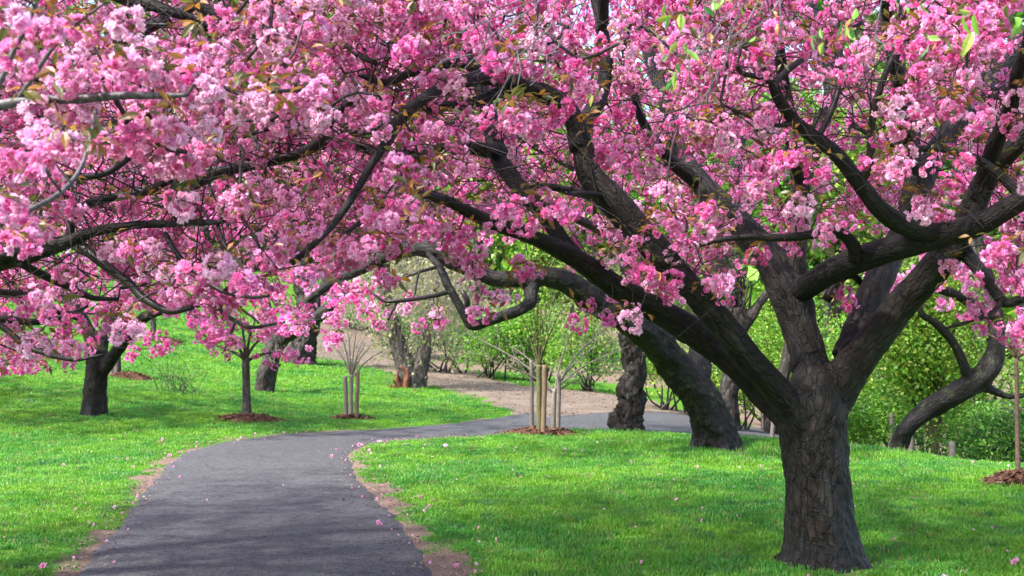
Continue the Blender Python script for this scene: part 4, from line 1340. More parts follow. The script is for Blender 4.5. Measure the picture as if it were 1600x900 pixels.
def shrub(px, py, d, w, h, kinds, n, L, label, lobes=14, dome=True):
    n, L, lobes = int(n * 1.3), L * .78, lobes + 5
    g = on_ground(px, py, d)
    t = thing('shrub', g, label, 'shrub', 'shrubs along the edge of the wood')
    mb = MB()
    cent = lobes_cloud(g + [0, 0, h * 0.52], (w / 2, w / 2 * 0.8, h / 2), n, lobes, kinds, L, mb)
    o = mb.build('foliage', M['foliage'], t)
    o['kind'] = 'stuff'
    ms = MB()
    for c in cent[:9]:
        a = g + np.array([rng.normal() * w * 0.06, rng.normal() * w * 0.06, -0.1])
        mid = (a + c) / 2 + rng.normal(size=3) * 0.08 * h
        pp, rr = catmull([a, mid, c], [0.035 * h / 2.5, 0.022 * h / 2.5, 0.008], 0.3)
        tube(ms, pp, rr, 5)
    o = ms.build('stems', M['twig'], t, True)
    return t

for args in [
    (700, 592, 44, 6.0, 3.6, ['dark', 'dark', 'mid'], 4200, .15, 'dark green shrub behind the twin-stemmed weeping tree, above the dirt track'),
    (772, 602, 42, 4.6, 3.0, ['mid', 'bright', 'bright'], 3600, .14, 'bright green rounded shrub just right of the dark shrub by the dirt track'),
    (840, 606, 42, 4.2, 3.2, ['mid', 'bright'], 3000, .14, 'mid green shrub seen behind the staked saplings on the lawn'),
    (915, 616, 38, 3.6, 3.0, ['mid', 'bright', 'yellow'], 3000, .13, 'leafy green shrub left of the gnarled trunk beside the path'),
    (1040, 640, 32, 3.2, 2.6, ['yellow', 'bright', 'mid'], 3000, .11, 'yellow green bush right of the gnarled trunk, behind the path'),
    (640, 560, 52, 6.0, 4.2, ['mid', 'dark'], 3000, .18, 'green bush glimpsed between the two stems of the weeping tree'),
    (560, 520, 60, 7.0, 3.4, ['mid', 'pale'], 2500, .2, 'pale green bush at the top of the dirt track'),
    (1150, 668, 27, 2.6, 2.2, ['yellow', 'mid'], 2200, .10, 'yellow green bush between the black leaning trunk and the big tree'),
    (1195, 660, 29, 2.6, 4.2, ['bright', 'yellow'], 3000, .10, 'tall yellow green bush seen under the left limbs of the big tree'),
    (1345, 700, 22, 1.9, 1.5, ['bright', 'mid'], 2400, .08, 'low bright green bush against the right side of the big trunk'),
    (1385, 700, 24, 2.4, 2.6, ['mid', 'dark', 'bright'], 3000, .09, 'mixed green bush behind the foot of the leaning dark trunk'),
    (1480, 712, 25, 3.0, 2.0, ['dark', 'mid'], 3000, .09, 'dark low shrub behind the fence posts on the right'),
    (1545, 735, 21, 2.6, 1.7, ['mid', 'dark', 'bright'], 3000, .08, 'green shrub beside the small grey marker post'),
    (1605, 738, 22, 2.6, 2.6, ['bright', 'mid'], 3000, .09, 'green shrub at the right edge behind the mulch bed'),
    (1300, 680, 30, 3.4, 4.5, ['bright', 'mid', 'yellow'], 3200, .12, 'tall bright bush seen through the fork of the big tree'),
    (1540, 690, 29, 4.0, 4.4, ['bright', 'yellow', 'mid'], 3600, .12, 'tall sunlit green bush beyond the leaning dark trunk'),
    (1640, 700, 28, 4.0, 4.2, ['mid', 'bright'], 2600, .12, 'tall green bush beyond the right edge of the lawn'),
    (1420, 690, 27, 3.6, 4.0, ['yellow', 'bright'], 4200, .11, 'tall yellow green bush behind the dense upright young tree'),
    (1350, 690, 26, 2.6, 3.2, ['bright', 'yellow'], 3200, .10, 'sunlit yellow green bush just right of the right limb of the big tree'),
    (1220, 680, 33, 3.4, 4.6, ['yellow', 'bright'], 3200, .13, 'tall pale bush directly behind the slim dark trunk'),
]:
    shrub(*args)

def wood_tree(px, py, d, h, w, kinds, n, L, r, label, lean=0.0, crown_from=0.25, bark='bark_far'):
    g = on_ground(px, py, d)
    t = thing('broadleaf_tree', g, label, 'tree', 'trees of the wood behind the park')
    top = g + np.array([lean * h, 0.2, h * 0.8])
    m = MB()
    pp, rr = catmull([g - [0, 0, .2], g + [lean * h * .2, 0, h * .2], g + [lean * h * .5, .1, h * .5], top], [r * 1.4, r, r * .65, r * .2], 0.3)
    tube(m, pp, rr, 10, 0.12, None, rng.random() * 9)
    m.build('trunk', M[bark], t, True)
    mb = MB()
    cent = lobes_cloud(g + np.array([lean * h * .5, 0, h * (crown_from + (1 - crown_from) / 2)]), (w / 2, w / 2 * .8, h * (1 - crown_from) / 2), n, 26, kinds, L, mb, 0.4, 0.3)
    o = mb.build('crown', M['foliage'], t)
    o['kind'] = 'stuff'
    for c in cent[:8]:
        k0 = int(len(pp) * rng.uniform(0.3, 0.8))
        mm = MB()
        p2, r2 = catmull([pp[k0], (pp[k0] + c) / 2 + rng.normal(size=3) * .2, c], [rr[k0] * .5, rr[k0] * .3, 0.015], 0.4)
        tube(mm, p2, r2, 6)
        mm.build('limb', M[bark], t, True)
for args in [
    (560, 520, 72, 17, 11, ['mid', 'pale', 'bright'], 5200, .36, .28, 'pale green woodland tree far up the dirt track'),
    (655, 545, 64, 16, 10, ['mid', 'dark', 'bright'], 5200, .32, .26, 'green woodland tree rising behind the weeping tree'),
    (745, 560, 58, 16, 9.5, ['bright', 'mid', 'yellow'], 5200, .30, .24, 'bright green woodland tree rising above the hooked limb of the old cherry'),
    (835, 575, 60, 17, 10, ['mid', 'bright'], 5200, .30, .25, 'green woodland tree behind the staked saplings'),
    (925, 590, 54, 16, 9, ['bright', 'yellow', 'mid'], 5200, .28, .24, 'sunlit woodland tree left of the gnarled trunk'),
    (1020, 600, 56, 17, 10, ['yellow', 'bright'], 5200, .28, .24, 'yellow green woodland tree right of the gnarled trunk'),
    (1120, 610, 50, 16, 9, ['mid', 'bright'], 5000, .26, .24, 'green woodland tree behind the pollarded trunk'),
    (1215, 620, 46, 15, 8, ['bright', 'mid'], 5000, .24, .20, 'green woodland tree behind the left limbs of the big tree'),
    (1310, 630, 50, 16, 9, ['mid', 'yellow'], 5000, .26, .22, 'green woodland tree seen through the fork of the big trunk'),
    (1410, 640, 44, 15, 8.5, ['bright', 'yellow', 'mid'], 5200, .22, .20, 'tall sunlit woodland tree above the leaning dark trunk'),
    (1500, 650, 46, 16, 9, ['mid', 'dark', 'bright'], 5000, .24, .22, 'green woodland tree behind the grey trunk on the right'),
    (1600, 660, 44, 15, 9, ['mid', 'bright'], 4600, .24, .22, 'woodland tree at the right edge of the wood'),
    (440, 470, 84, 16, 12, ['mid', 'pale'], 3600, .42, .28, 'woodland tree on the crest of the left hill above the big old trunk'),
    (290, 440, 88, 15, 12, ['mid', 'dark'], 3200, .42, .28, 'woodland tree on the crest of the left hill behind the slope saplings'),
    (120, 430, 86, 15, 12, ['dark', 'mid'], 3200, .42, .28, 'woodland tree on the crest at the far left of the hill'),
]:
    wood_tree(*args)
# far wood, one green mass behind everything
mb = MB()
for _ in range(150):
    x = rng.uniform(-70, 70); y = rng.uniform(95, 125)
    c = np.array([x, y, gz(x, y)[0] + 34 * rng.random() ** 1.3])
    lobes_cloud(c, (8, 5, 6), 320, 5, ['mid', 'bright', 'mid', 'pale'], 1.5, mb, .3, .2)
for x in np.arange(-56, 58, 4.5):
    for hh in (5.0, 11.0):
        y = rng.uniform(88, 94)
        lobes_cloud((x + rng.normal(), y, gz(x, y)[0] + hh + rng.normal()), (5, 4, 4.5), 330, 5, ['mid', 'bright', 'pale'], 1.3, mb, .3, .2)
o = mb.build('far_woodland', M['foliage'])
o['kind'] = 'stuff'
o['label'] = 'far green woodland closing the view behind the park'

# ================================================================== trunks between lawn and wood
def small_tree(name, label, cat, base, ch, mat, voxel, lump=0.04, lump_f=5.0, flute=0.0, names=None):
    t = thing(name, base, label, cat)
    return t, woody(t, [px_chain(c) for c in ch], M[mat], voxel, 4, lump, lump_f, names, flute)

t_b, SB = small_tree('tree', 'gnarled lumpy brown trunk standing where the path bends, in the middle distance', 'tree', on_ground(980, 676, 23),
    [[(980, 690, 23, 28), (979, 672, 23, 25), (978, 655, 23, 24), (988, 630, 23, 20), (984, 608, 23, 19), (992, 585, 23, 16), (988, 555, 23, 17), (985, 520, 23, 16), (986, 470, 23, 15), (980, 400, 23, 13), (970, 320, 23, 10)],
     [(986, 500, 23, 11), (1000, 440, 23.2, 9), (1040, 370, 23.5, 6)],
     [(984, 470, 23, 9), (955, 430, 22.8, 8), (920, 400, 22.6, 5)]], 'bark_far', 0.035, 0.11, 6.0, 0.03)
def hanging(root, tops, n, L0, L1, mat, leaf_cols, leaf_L, per=7, spread=0.25, name='foliage'):
    """long weeping twigs with small leaves"""
    tops = np.array(tops)
    a = tops[rng.integers(0, len(tops), n)] + rng.normal(size=(n, 3)) * spread
    Ls = rng.uniform(L0, L1, n)
    b = a + np.stack([rng.normal(size=n) * .12 * Ls, rng.normal(size=n) * .12 * Ls, -Ls], -1)
    twig_edges(root, (a, b, np.full(n, .005), np.full(n, .003)), mat, 'hanging_twigs')
    t = rng.random((n, per, 1))
    c = (a[:, None] * (1 - t) + b[:, None] * t).reshape(-1, 3) + rng.normal(size=(n * per, 3)) * .04
    mb = MB()
    leaf_quads(mb, c, leaf_L, leaf_cols, 0.0)
    o = mb.build(name, M['foliage'], root)
    o['kind'] = 'stuff'
hanging(t_b, [P(a, b, 23 + rng.normal() * .6) for a, b in [(930, 410), (960, 420), (1000, 400), (1040, 420), (900, 430), (1070, 440), (945, 440), (1010, 450)]], 260, .6, 1.5, M['twig_pale'], GREENS['yellow'] + GREENS['pale'], .07, 9, .35)

t_c, SC_ = small_tree('tree', 'slanting brown trunk on the left slope, leaning to the right behind the mulched sapling', 'tree', on_ground(415, 612, 32),
    [[(411, 622, 32, 19), (413, 608, 32, 16), (418, 580, 32, 15.5), (428, 548, 32, 13), (448, 525, 31.8, 11), (478, 508, 31.6, 10), (510, 484, 31.4, 9), (540, 450, 31.2, 7)],
     [(424, 560, 32, 11), (424, 530, 32.2, 10), (420, 500, 32.4, 9), (410, 450, 32.6, 7)],
     [(426, 574, 32, 4), (434, 572, 31.9, 3.5), (440, 568, 31.8, 2)]], 'bark_far', 0.045, 0.05, 4)
e0 = np.array([P(430 + rng.normal() * 6, 545 + rng.normal() * 10, 31.7) for _ in range(40)])
e1 = e0 + np.stack([rng.normal(size=40) * .35 - .1, rng.normal(size=40) * .2, rng.uniform(.3, .9, 40)], -1)
twig_edges(t_c, (e0, e1, np.full(40, .010), np.full(40, .004)), M['twig_pale'], 'shoots')

t_g, SG = small_tree('tree', 'massive dark old trunk at the top of the left slope beside the dirt track', 'tree', on_ground(470, 568, 42),
    [[(468, 580, 42, 34), (468, 566, 42, 25), (472, 545, 42, 19), (478, 518, 42, 18), (482, 490, 42, 17), (470, 430, 42, 15), (450, 340, 42, 11)],
     [(480, 500, 42, 10), (510, 440, 42, 8), (540, 360, 42, 5)]], 'bark_far', 0.06, 0.12, 3.5, 0.07)

t_w, SW = small_tree('weeping_tree', 'twin-stemmed grey tree with drooping pale twigs and a torn orange base', 'tree', on_ground(640, 607, 36),
    [[(640, 618, 36, 32), (641, 603, 36, 24), (636, 580, 36, 17), (625, 545, 36, 13), (612, 505, 36, 11), (600, 450, 36, 9), (590, 390, 36, 6)],
     [(650, 605, 36, 16), (658, 575, 36, 12), (664, 545, 36, 9), (668, 510, 36, 8), (680, 450, 36, 7), (700, 390, 36, 5)]], 'bark_grey', 0.05, 0.07, 4, 0.05)
m = MB()
for a, b, r in [((630, 608), (618, 584), 3), ((634, 606), (626, 572), 4), ((622, 604), (614, 592), 2.5), ((632, 600), (636, 575), 3), ((626, 606), (622, 578), 3), ((618, 606), (610, 600), 2.5)]:
    pp, rr = catmull([P(*a, 35.5), (P(*a, 35.5) + P(*b, 35.4)) / 2 + rng.normal(size=3) * .05, P(*b, 35.4)], [r / FPX * 36 * 1.3, r / FPX * 36, r / FPX * 36 * .5], .06)
    tube(m, pp, rr, 8, .3, None, rng.random() * 5)
o = m.build('torn_wood', M['rotten_wood'], t_w, True)
o['label'] = 'orange torn wood at the left foot of the trunk'
hanging(t_w, [P(a, b, 36 + rng.normal() * 1.2) for a, b in [(590, 410), (620, 400), (650, 400), (680, 400), (700, 410), (720, 420), (560, 420), (670, 430), (700, 440), (610, 440), (690, 415), (705, 425), (685, 400)]], 620, 1.0, 2.8, M['twig_pale'], GREENS['pale'] + [(0.36, 0.28, 0.22), (0.34, 0.31, 0.18), (.28, .27, .14)], .10, 10, .55)

t_p, SP = small_tree('pollarded_tree', 'pollarded trunk with upright shoots, behind the left limbs of the big tree', 'tree', on_ground(1140, 690, 26),
    [[(1140, 700, 26, 20), (1140, 670, 26, 17), (1138, 620, 26, 15), (1146, 565, 26, 15), (1150, 515, 26, 18), (1150, 480, 26, 15)],
     [(1152, 525, 26, 10), (1172, 495, 26, 9), (1196, 462, 26, 7), (1225, 430, 26, 4)],
     [(1148, 520, 26, 9), (1125, 480, 26.2, 7), (1105, 440, 26.4, 5)]], 'bark_far', 0.04, 0.05, 5)
e0 = np.array([P(1150 + rng.normal() * 10, 488 + rng.normal() * 8, 26 + rng.normal() * .1) for _ in range(30)])
e1 = e0 + np.stack([rng.normal(size=30) * .22, rng.normal(size=30) * .2, rng.uniform(.9, 1.9, 30)], -1)
twig_edges(t_p, (e0, e1, np.full(30, .028), np.full(30, .009)), M['bark_far'], 'shoots')
small_tree('tree', 'slim dark trunk seen between the left limb and the middle fork of the big tree', 'tree', on_ground(1215, 668, 28),
    [[(1206, 680, 28, 14), (1212, 640, 28, 12), (1226, 580, 28, 10), (1236, 520, 28, 9), (1240, 450, 28, 7)]], 'bark_far', 0.045, 0.03, 5)
small_tree('tree', 'straight grey trunk among the shrubs behind the leaning dark trunk', 'tree', on_ground(1530, 715, 30),
    [[(1532, 725, 30, 15), (1531, 690, 30, 12), (1532, 620, 30, 12), (1530, 540, 30, 11), (1526, 430, 30, 9), (1520, 300, 30, 6)]], 'bark_grey', 0.05, 0.03, 5)
small_tree('tree', 'thin upright trunk showing in the gap between the two right limbs of the big tree', 'tree', on_ground(1292, 660, 34),
    [[(1292, 670, 34, 9), (1292, 600, 34, 8), (1293, 520, 34, 8), (1290, 420, 34, 6)]], 'bark_far', 0.05, 0.02, 5)

# ------------------------------------------------------------------ mulch beds, saplings, stakes
k = NT('bark_mulch')
geo = k.n('ShaderNodeNewGeometry').outputs['Position']
u1 = k.noise(geo, 28, 4, 0.8)
M['mulch'] = k.principled(k.mix(k.ramp(u1, [(0.35, 0.0), (0.65, 1.0)]), (0.045, 0.022, 0.014), (0.16, 0.085, 0.055)), 0.95, 0.1, u1, 1.0, 0.03)
k = NT('mulch_chip')
M['chip'] = k.principled(k.attr('tint', 'Color'), 0.9, 0.1)
def mulch_bed(px, py, d, w, label, h=0.12, deep=0.8):
    g = on_ground(px, py, d)
    t = thing('mulch_bed', g, label, 'mulch bed', 'round mulch beds under young trees')
    nr, na = 10, 40
    pts, ch = [], []
    for i in range(nr):
        for j in range(na):
            a = j / na * 6.2832
            rr = (i / (nr - 1)) * (1 + .15 * math.sin(3 * a + px) + .10 * math.sin(7 * a + 2 * px) + .05 * math.sin(13 * a))
            x, y = g[0] + w / 2 * rr * math.cos(a), g[1] + w / 2 * deep * rr * math.sin(a)
            pts.append((x, y, h * (1 - (i / (nr - 1)) ** 2) ** 1.0 - (0.03 if i == nr - 1 else 0)))
    pts = np.array(pts)
    pts[:, 2] += gz(pts[:, 0], pts[:, 1]) + .02 * fbm(pts * 6, 2)
    q = [(i * na + j, i * na + (j + 1) % na, (i + 1) * na + (j + 1) % na, (i + 1) * na + j) for i in range(nr - 1) for j in range(na)]
    MB().add(pts, None, q).build('mound', M['mulch'], t, True)
    n = int(420 * w)
    a, r = rng.random(n) * 6.283, np.sqrt(rng.random(n)) * 1.02 + np.abs(rng.normal(size=n)) * .12
    x, y = g[0] + w / 2 * r * np.cos(a), g[1] + w / 2 * deep * r * np.sin(a)
    z = gz(x, y) + h * np.clip(1 - r ** 2, 0, 1) + .015
    c = np.stack([x, y, z], -1)
    m = MB()
    dd = unit(rng.normal(size=(n, 3)) * [1, 1, .35]); ss = unit(np.cross(dd, rng.normal(size=(n, 3)) * .3 + [0, 0, 1]))
    l = rng.uniform(.02, .06, n)[:, None]; s_ = l * .3
    V = np.stack([c - dd * l - ss * s_, c + dd * l - ss * s_, c + dd * l + ss * s_, c - dd * l + ss * s_], 1)
    cc = np.array([(.05, .025, .016), (.12, .06, .038), (.21, .12, .08), (.09, .04, .028)])[rng.integers(0, 4, n)]
    m.add(V.reshape(-1, 3), None, np.arange(n)[:, None] * 4 + [0, 1, 2, 3], np.repeat(cc, 4, axis=0))
    o = m.build('chips', M['chip'], t)
    o['kind'] = 'stuff'
    return g
mulch_bed(390, 655, 24, 1.5, 'mulch bed under the pink-topped sapling beside the left edge of the path')
mulch_bed(552, 657, 26, 1.15, 'mulch bed under the bare triple-staked sapling on the left lawn')
mulch_bed(845, 678, 21.9, 1.5, 'mulch bed under the pair of green saplings with stakes by the path')
mulch_bed(1600, 756, 14, 1.0, 'reddish mulch bed at the right edge of the lawn', .14)
mulch_bed(205, 591, 32, 1.3, 'mulch bed up the left slope just right of the grey-brown cherry trunk', .16)
mulch_bed(255, 530, 42, 1.5, 'mulch bed highest on the left slope, under a thin sapling')

def stick(name, label, cat, top, bot, d, r0, r1, mat, group=None):
    b = on_ground(bot[0], bot[1], d)
    p1 = P(top[0], top[1], d)
    t = thing(name, b, label, cat, group)
    pp, rr = catmull([b - [0, 0, .15], b * .66 + p1 * .34, b * .33 + p1 * .67 + [.008, 0, 0], p1], [r0, r0, r0 * .97, r1], .08)
    m = MB(); tube(m, pp, rr, 10, .08, None, rng.random() * 9)
    m.build('pole', M[mat], t, True)
    return t
SG_ = 'wooden stakes supporting young trees'
for args in [((830, 562), (831, 668), 22.6, .044, .042, 'stake', 'pale grey stake, leftmost of those around the sapling pair'),
             ((851, 570), (849, 682), 21.5, .05, .047, 'stake_tan', 'tan stake at the front of the sapling pair by the path'),
             ((873, 585), (872, 674), 22.3, .046, .043, 'stake', 'weathered stake, rightmost of those around the sapling pair'),
             ((539, 588), (541, 655), 26, .05, .048, 'stake', 'grey stake left of the bare triple-staked sapling'),
             ((559, 578), (557, 656), 25.8, .045, .042, 'stake_tan', 'tan stake right of the bare triple-staked sapling'),
             ((182, 545), (174, 588), 32.2, .07, .06, 'stake', 'pale leaning stake just right of the grey-brown cherry trunk on the slope')]:
    stick('wooden_stake', args[6], 'stake', args[0], args[1], args[2], args[3], args[4], args[5], SG_)

def sapling(name, label, base_px, d, fork_px, r_px, tips, mat, leaf=None, leaf_L=.06, per=16, tw=3, group='young planted trees', lr=.5, blossoms=0, spread=.12, bscl=1.25):
    """a straight stem, limbs rising from its fork to the tips, thin twigs on them, leaves along the twigs"""
    b = on_ground(base_px[0], base_px[1], d)
    t = thing(name, b, label, 'tree', group)
    f = P(fork_px[0], fork_px[1], d)
    r = r_px / FPX * d
    pp, rr = catmull([b - [0, 0, .1], b * .6 + f * .4, f], [r * 1.25, r, r * .9], .06)
    m = MB(); tube(m, pp, rr, 9, .08, None, rng.random() * 9)
    m.build('trunk', M[mat], t, True)
    sk = [(pp, rr)]
    e0, e1, l_pts = [], [], []
    for (tx, ty, dz) in tips:
        p1 = P(tx, ty, d + dz)
        s = f - np.array([0, 0, rng.uniform(0, .1)])
        mid = s * .5 + p1 * .5 + np.array([(p1[0] - s[0]) * -.12, (p1[1] - s[1]) * -.12, .02])
        p2, r2 = catmull([s, mid, p1], [r * lr, r * lr * .66, r * lr * .25], .08)
        mm = MB(); tube(mm, p2, r2, 6, .08)
        mm.build('limb', M[mat], t, True)
        sk.append((p2, r2))
        for _ in range(tw):
            i = rng.integers(len(p2) // 4, len(p2))
            L = np.linalg.norm(p1 - s) * rng.uniform(.2, .5)
            e0.append(p2[i]); e1.append(p2[i] + unit((p1 - s) / np.linalg.norm(p1 - s) + rng.normal(size=3) * .55 + [0, 0, .15]) * L)
    e0, e1 = np.array(e0), np.array(e1)
    twig_edges(t, (e0, e1, np.full(len(e0), max(.004, r * .10)), np.full(len(e0), max(.003, r * .05))), M[mat])
    if leaf:
        n = len(e0)
        tt = rng.random((n, per, 1)) * 1.1
        c = (e0[:, None] * (1 - tt) + e1[:, None] * tt).reshape(-1, 3) + rng.normal(size=(n * per, 3)) * spread
        mb = MB(); leaf_quads(mb, c, leaf_L, leaf, .2)
        o = mb.build('foliage', M['foliage'], t); o['kind'] = 'stuff'
    if blossoms:
        w = rng.integers(0, len(e1), blossoms)
        pos = e1[w] + rng.normal(size=(blossoms, 3)) * .12
        place_many(t, pos, bscl * (1 + .4 * rng.random(blossoms)), C_ME, C_LOW, 'blossom_cluster', 'blossoms', M['blossom'], 40, .4)
    return t
sapling('cherry_sapling', 'pink-topped cherry sapling with a straight grey stem in the mulch by the left path edge', (386, 656), 24, (384, 560), 6.5,
        [(335, 540, .2), (350, 515, -.3), (375, 490, .3), (400, 495, -.2), (420, 520, .2), (440, 548, 0)], 'bark_grey', None, tw=5, blossoms=70, bscl=.85)
sapling('young_tree', 'bare vase-shaped sapling between two stakes on the left lawn', (548, 657), 26, (549, 585), 3.4,
        [(505, 520, .3), (525, 500, -.3), (540, 490, .2), (560, 500, -.2), (575, 515, .3), (590, 530, 0), (612, 540, -.2), (520, 540, .2), (570, 540, -.3)], 'twig_pale', None, tw=4)
sapling('young_tree', 'taller young tree of the staked pair, with upright fresh green twigs', (843, 678), 21.8, (842, 570), 4.5,
        [(785, 440, .2), (803, 410, -.3), (820, 400, .3), (835, 385, 0), (850, 400, -.3), (868, 405, .2), (885, 420, -.2), (900, 450, .2)], 'twig_green', GREENS['bright'] + GREENS['yellow'], .06, 34, 6, spread=.2, lr=.34)
sapling('young_tree', 'lower young tree of the staked pair, with spreading pale bare twigs', (864, 675), 22.6, (866, 608), 4,
        [(730, 520, .2), (760, 560, -.2), (800, 540, .3), (900, 500, 0), (930, 540, .3), (960, 500, -.3), (985, 540, .2), (915, 580, -.2), (950, 580, .1)], 'twig_pale', [(0.45, 0.42, 0.36), (.3, .36, .12)], .035, 5, 5, spread=.08)
sapling('young_tree', 'dense upright young tree with pale green leaves between the big tree and the leaning trunk', (1459, 722), 21, (1460, 690), 6,
        [(1380, 470, .3), (1400, 440, -.3), (1420, 420, .2), (1440, 430, -.2), (1460, 420, .3), (1480, 440, 0), (1500, 470, -.3), (1350, 530, .2), (1525, 540, -.2), (1400, 560, -.4), (1500, 580, .3), (1370, 500, -.3), (1440, 480, .4)], 'twig_green', GREENS['yellow'] + GREENS['bright'], .085, 95, 8, spread=.20)
sapling('cherry_sapling', 'slender reddish-stemmed cherry sapling in the mulch bed at the right edge', (1591, 752), 14, (1588, 560), 3.4,
        [(1540, 520, .2), (1560, 490, -.2), (1590, 470, .2), (1620, 500, 0), (1640, 530, .1)], 'red_bark', None, tw=4, blossoms=10, bscl=.7)
sapling('young_tree', 'thin bare sapling highest on the left slope', (240, 531), 42, (239, 490), 4.5,
        [(215, 450, .2), (230, 430, -.2), (245, 430, .2), (265, 450, 0)], 'bark_grey', None, tw=3)
sapling('young_tree', 'slender sapling beside the leaning stake behind the grey-brown cherry trunk', (183, 586), 32, (186, 520), 5,
        [(160, 460, .2), (190, 450, -.2), (215, 470, .2)], 'bark_grey', None, tw=3)
# a thin drooping bare bush on the slope
t_sh = thing('bare_shrub', on_ground(270, 575, 30), 'wispy bare twigs on the grass slope between two saplings', 'shrub')
n = 40
a = np.array([P(275 + rng.normal() * 18, 572 + rng.normal() * 3, 30 + rng.normal() * .3) for _ in range(n)]); a[:, 2] = gz(a[:, 0], a[:, 1])
b_ = a + np.stack([rng.normal(size=n) * .3, rng.normal(size=n) * .3, rng.uniform(.3, 1.0, n)], -1)
twig_edges(t_sh, (a, b_, np.full(n, .007), np.full(n, .004)), M['twig'], 'stems')

FP = 'short posts at the shrub edge on the right'
for top, bot, d, r, lab in [((1423, 678), (1423, 716), 20.5, .05, 'grey fence post just left of the dense upright young tree'),
                            ((1487, 690), (1487, 727), 19.8, .06, 'grey fence post just right of the dense upright young tree'),
                            ((1394, 645), (1390, 690), 23, .05, 'slanting pale post behind the foot of the leaning dark trunk'),
                            ((1208, 650), (1206, 672), 25, .05, 'short reddish post left of the big trunk')]:
    stick('fence_post', lab, 'post', top, bot, d, r, r * .92, 'stake', FP)
t = thing('marker_post', on_ground(1532, 738, 18), 'small round-topped dark grey marker at the right shrub edge', 'post')
m = MB(); g = on_ground(1532, 738, 18); pp, rr = catmull([g - [0, 0, .1], g + [0, 0, .08], g + [0, 0, .17], g + [0, 0, .2]], [.07, .07, .06, .02], .03); tube(m, pp, rr, 12, .05)
m.build('post_body', M['bark_grey'], t, True)
# wire strung between the two posts
w0, w1 = on_ground(1423, 716, 20.5) + [0, 0, .3], on_ground(1487, 727, 19.8) + [0, 0, .3]
t = thing('fence_wire', w0, 'thin wire strung between the two grey fence posts', 'wire')
m = MB(); pp, rr = catmull([w0, (w0 + w1) / 2 - [0, 0, .04], w1], [.004] * 3, .1); tube(m, pp, rr, 5); m.build('wire', M['stake'], t, True)

# ================================================================== fresh green branch hanging in at the upper right, from a tree beside the viewer
b = np.array([2.9, 2.3, 0.0]); b[2] = gz(b[0], b[1])[0]
t_n = thing('broadleaf_tree', b, 'tree beside the viewer, bare twigs and fresh green leaves hanging in at the top', 'tree')
m = MB(); pp, rr = catmull([b - [0, 0, .2], b + [0, 0, .3], b + [.05, .1, 2.0], b + [.1, .3, 4.2], b + [.1, .5, 6]], [.26, .2, .17, .13, .06], .1)
tube(m, pp, rr, 14, .1); m.build('trunk', M['bark_far'], t_n, True)
SN = []
top = pp[len(pp) * 2 // 3]
for e in ([(1900, -300, 3.6), (1500, -120, 4.4), (1150, -70, 5.0), (900, -40, 5.4)], [(1900, -250, 3.2), (1650, -100, 3.7), (1500, -30, 4.0)], [(1800, -350, 3.8), (1300, -160, 4.6), (1080, -60, 4.7)]):
    q = np.vstack([top[None], [P(*x) for x in e]])
    branch(t_n, (q, np.linspace(.07, .008, len(q))), M['branch_grey'], SN, 'limb', world=True)
# bare twigs fanning down to the left
tw0, tw1 = [], []
for (sx, sy, ex, ey, d) in [(862, -10, 700, 112, 5.2), (850, -5, 745, 95, 5.1), (880, -12, 770, 120, 5.2), (900, -12, 830, 70, 5.2), (870, -5, 780, 150, 5.3), (1160, -15, 1075, 130, 4.8), (1175, -15, 1100, 150, 4.8), (1150, -10, 1055, 90, 4.7), (1200, -15, 1130, 110, 4.8), (1240, -15, 1200, 100, 4.7), (1380, -15, 1360, 90, 4.5), (1190, -10, 1080, 190, 4.9), (1225, -12, 1150, 80, 4.7), (920, -10, 860, 110, 5.3), (840, -8, 690, 60, 5.2)]:
    a, c = P(sx, sy, d), P(ex, ey, d)
    tw0.append(a); tw1.append(c)
    for _ in range(2):
        s = rng.uniform(.25, .8)
        st = a * (1 - s) + c * s
        tw0.append(st); tw1.append(st + (c - a) * .35 + rng.normal(size=3) * .06)
tw0, tw1 = np.array(tw0), np.array(tw1)
twig_edges(t_n, (tw0, tw1, np.full(len(tw0), .0042), np.full(len(tw0), .002)), M['branch_grey'])
GL = [(0.16, 0.36, 0.035), (0.24, 0.42, 0.05), (0.10, 0.30, 0.07), (0.32, 0.42, 0.05)]
g_me = [MB() for _ in range(5)]
for i, mbl in enumerate(g_me):
    one_leaf(mbl, np.zeros(3), np.array([0, .15, -1.0]), np.array([0, -1.0, .1]), .085, np.array(GL[i % 4]), .1 + .08 * i)
g_me = [x.mesh('leaf', M['leaf']) for x in g_me]
from mathutils import Euler
for (px, py, d, n, s) in [(1062, 22, 4.7, 5, 14), (1048, 95, 4.8, 6, 14), (1075, 70, 4.8, 4, 10), (1052, 122, 4.8, 4, 8), (1150, 8, 4.7, 4, 14), (1190, 60, 4.7, 2, 12), (1285, 48, 4.5, 4, 16), (1325, 35, 4.5, 5, 12), (1310, 45, 4.5, 3, 12), (1452, 60, 4.2, 2, 6), (1478, 60, 4.2, 1, 4), (1510, 25, 4.0, 3, 10), (1530, 45, 4.0, 1, 5), (1590, 30, 3.9, 2, 6), (1120, 0, 4.8, 3, 10), (938, 145, 6.0, 3, 8), (1420, -5, 4.2, 3, 20)]:
    for _ in range(n):
        o = link('leaf', g_me[rng.integers(5)], t_n)
        p = P(px + rng.normal() * s, py + rng.normal() * s * .7, d + rng.normal() * .05)
        k_ = rng.uniform(.5, .9) * (1.15 if px > 1495 else 1.0)
        from mathutils import Matrix
        o.matrix_basis = Matrix.Translation(Vector(p)) @ Euler((rng.normal() * .5, rng.normal() * .6, rng.uniform(0, 6.28))).to_matrix().to_4x4() @ Matrix.Scale(k_, 4)

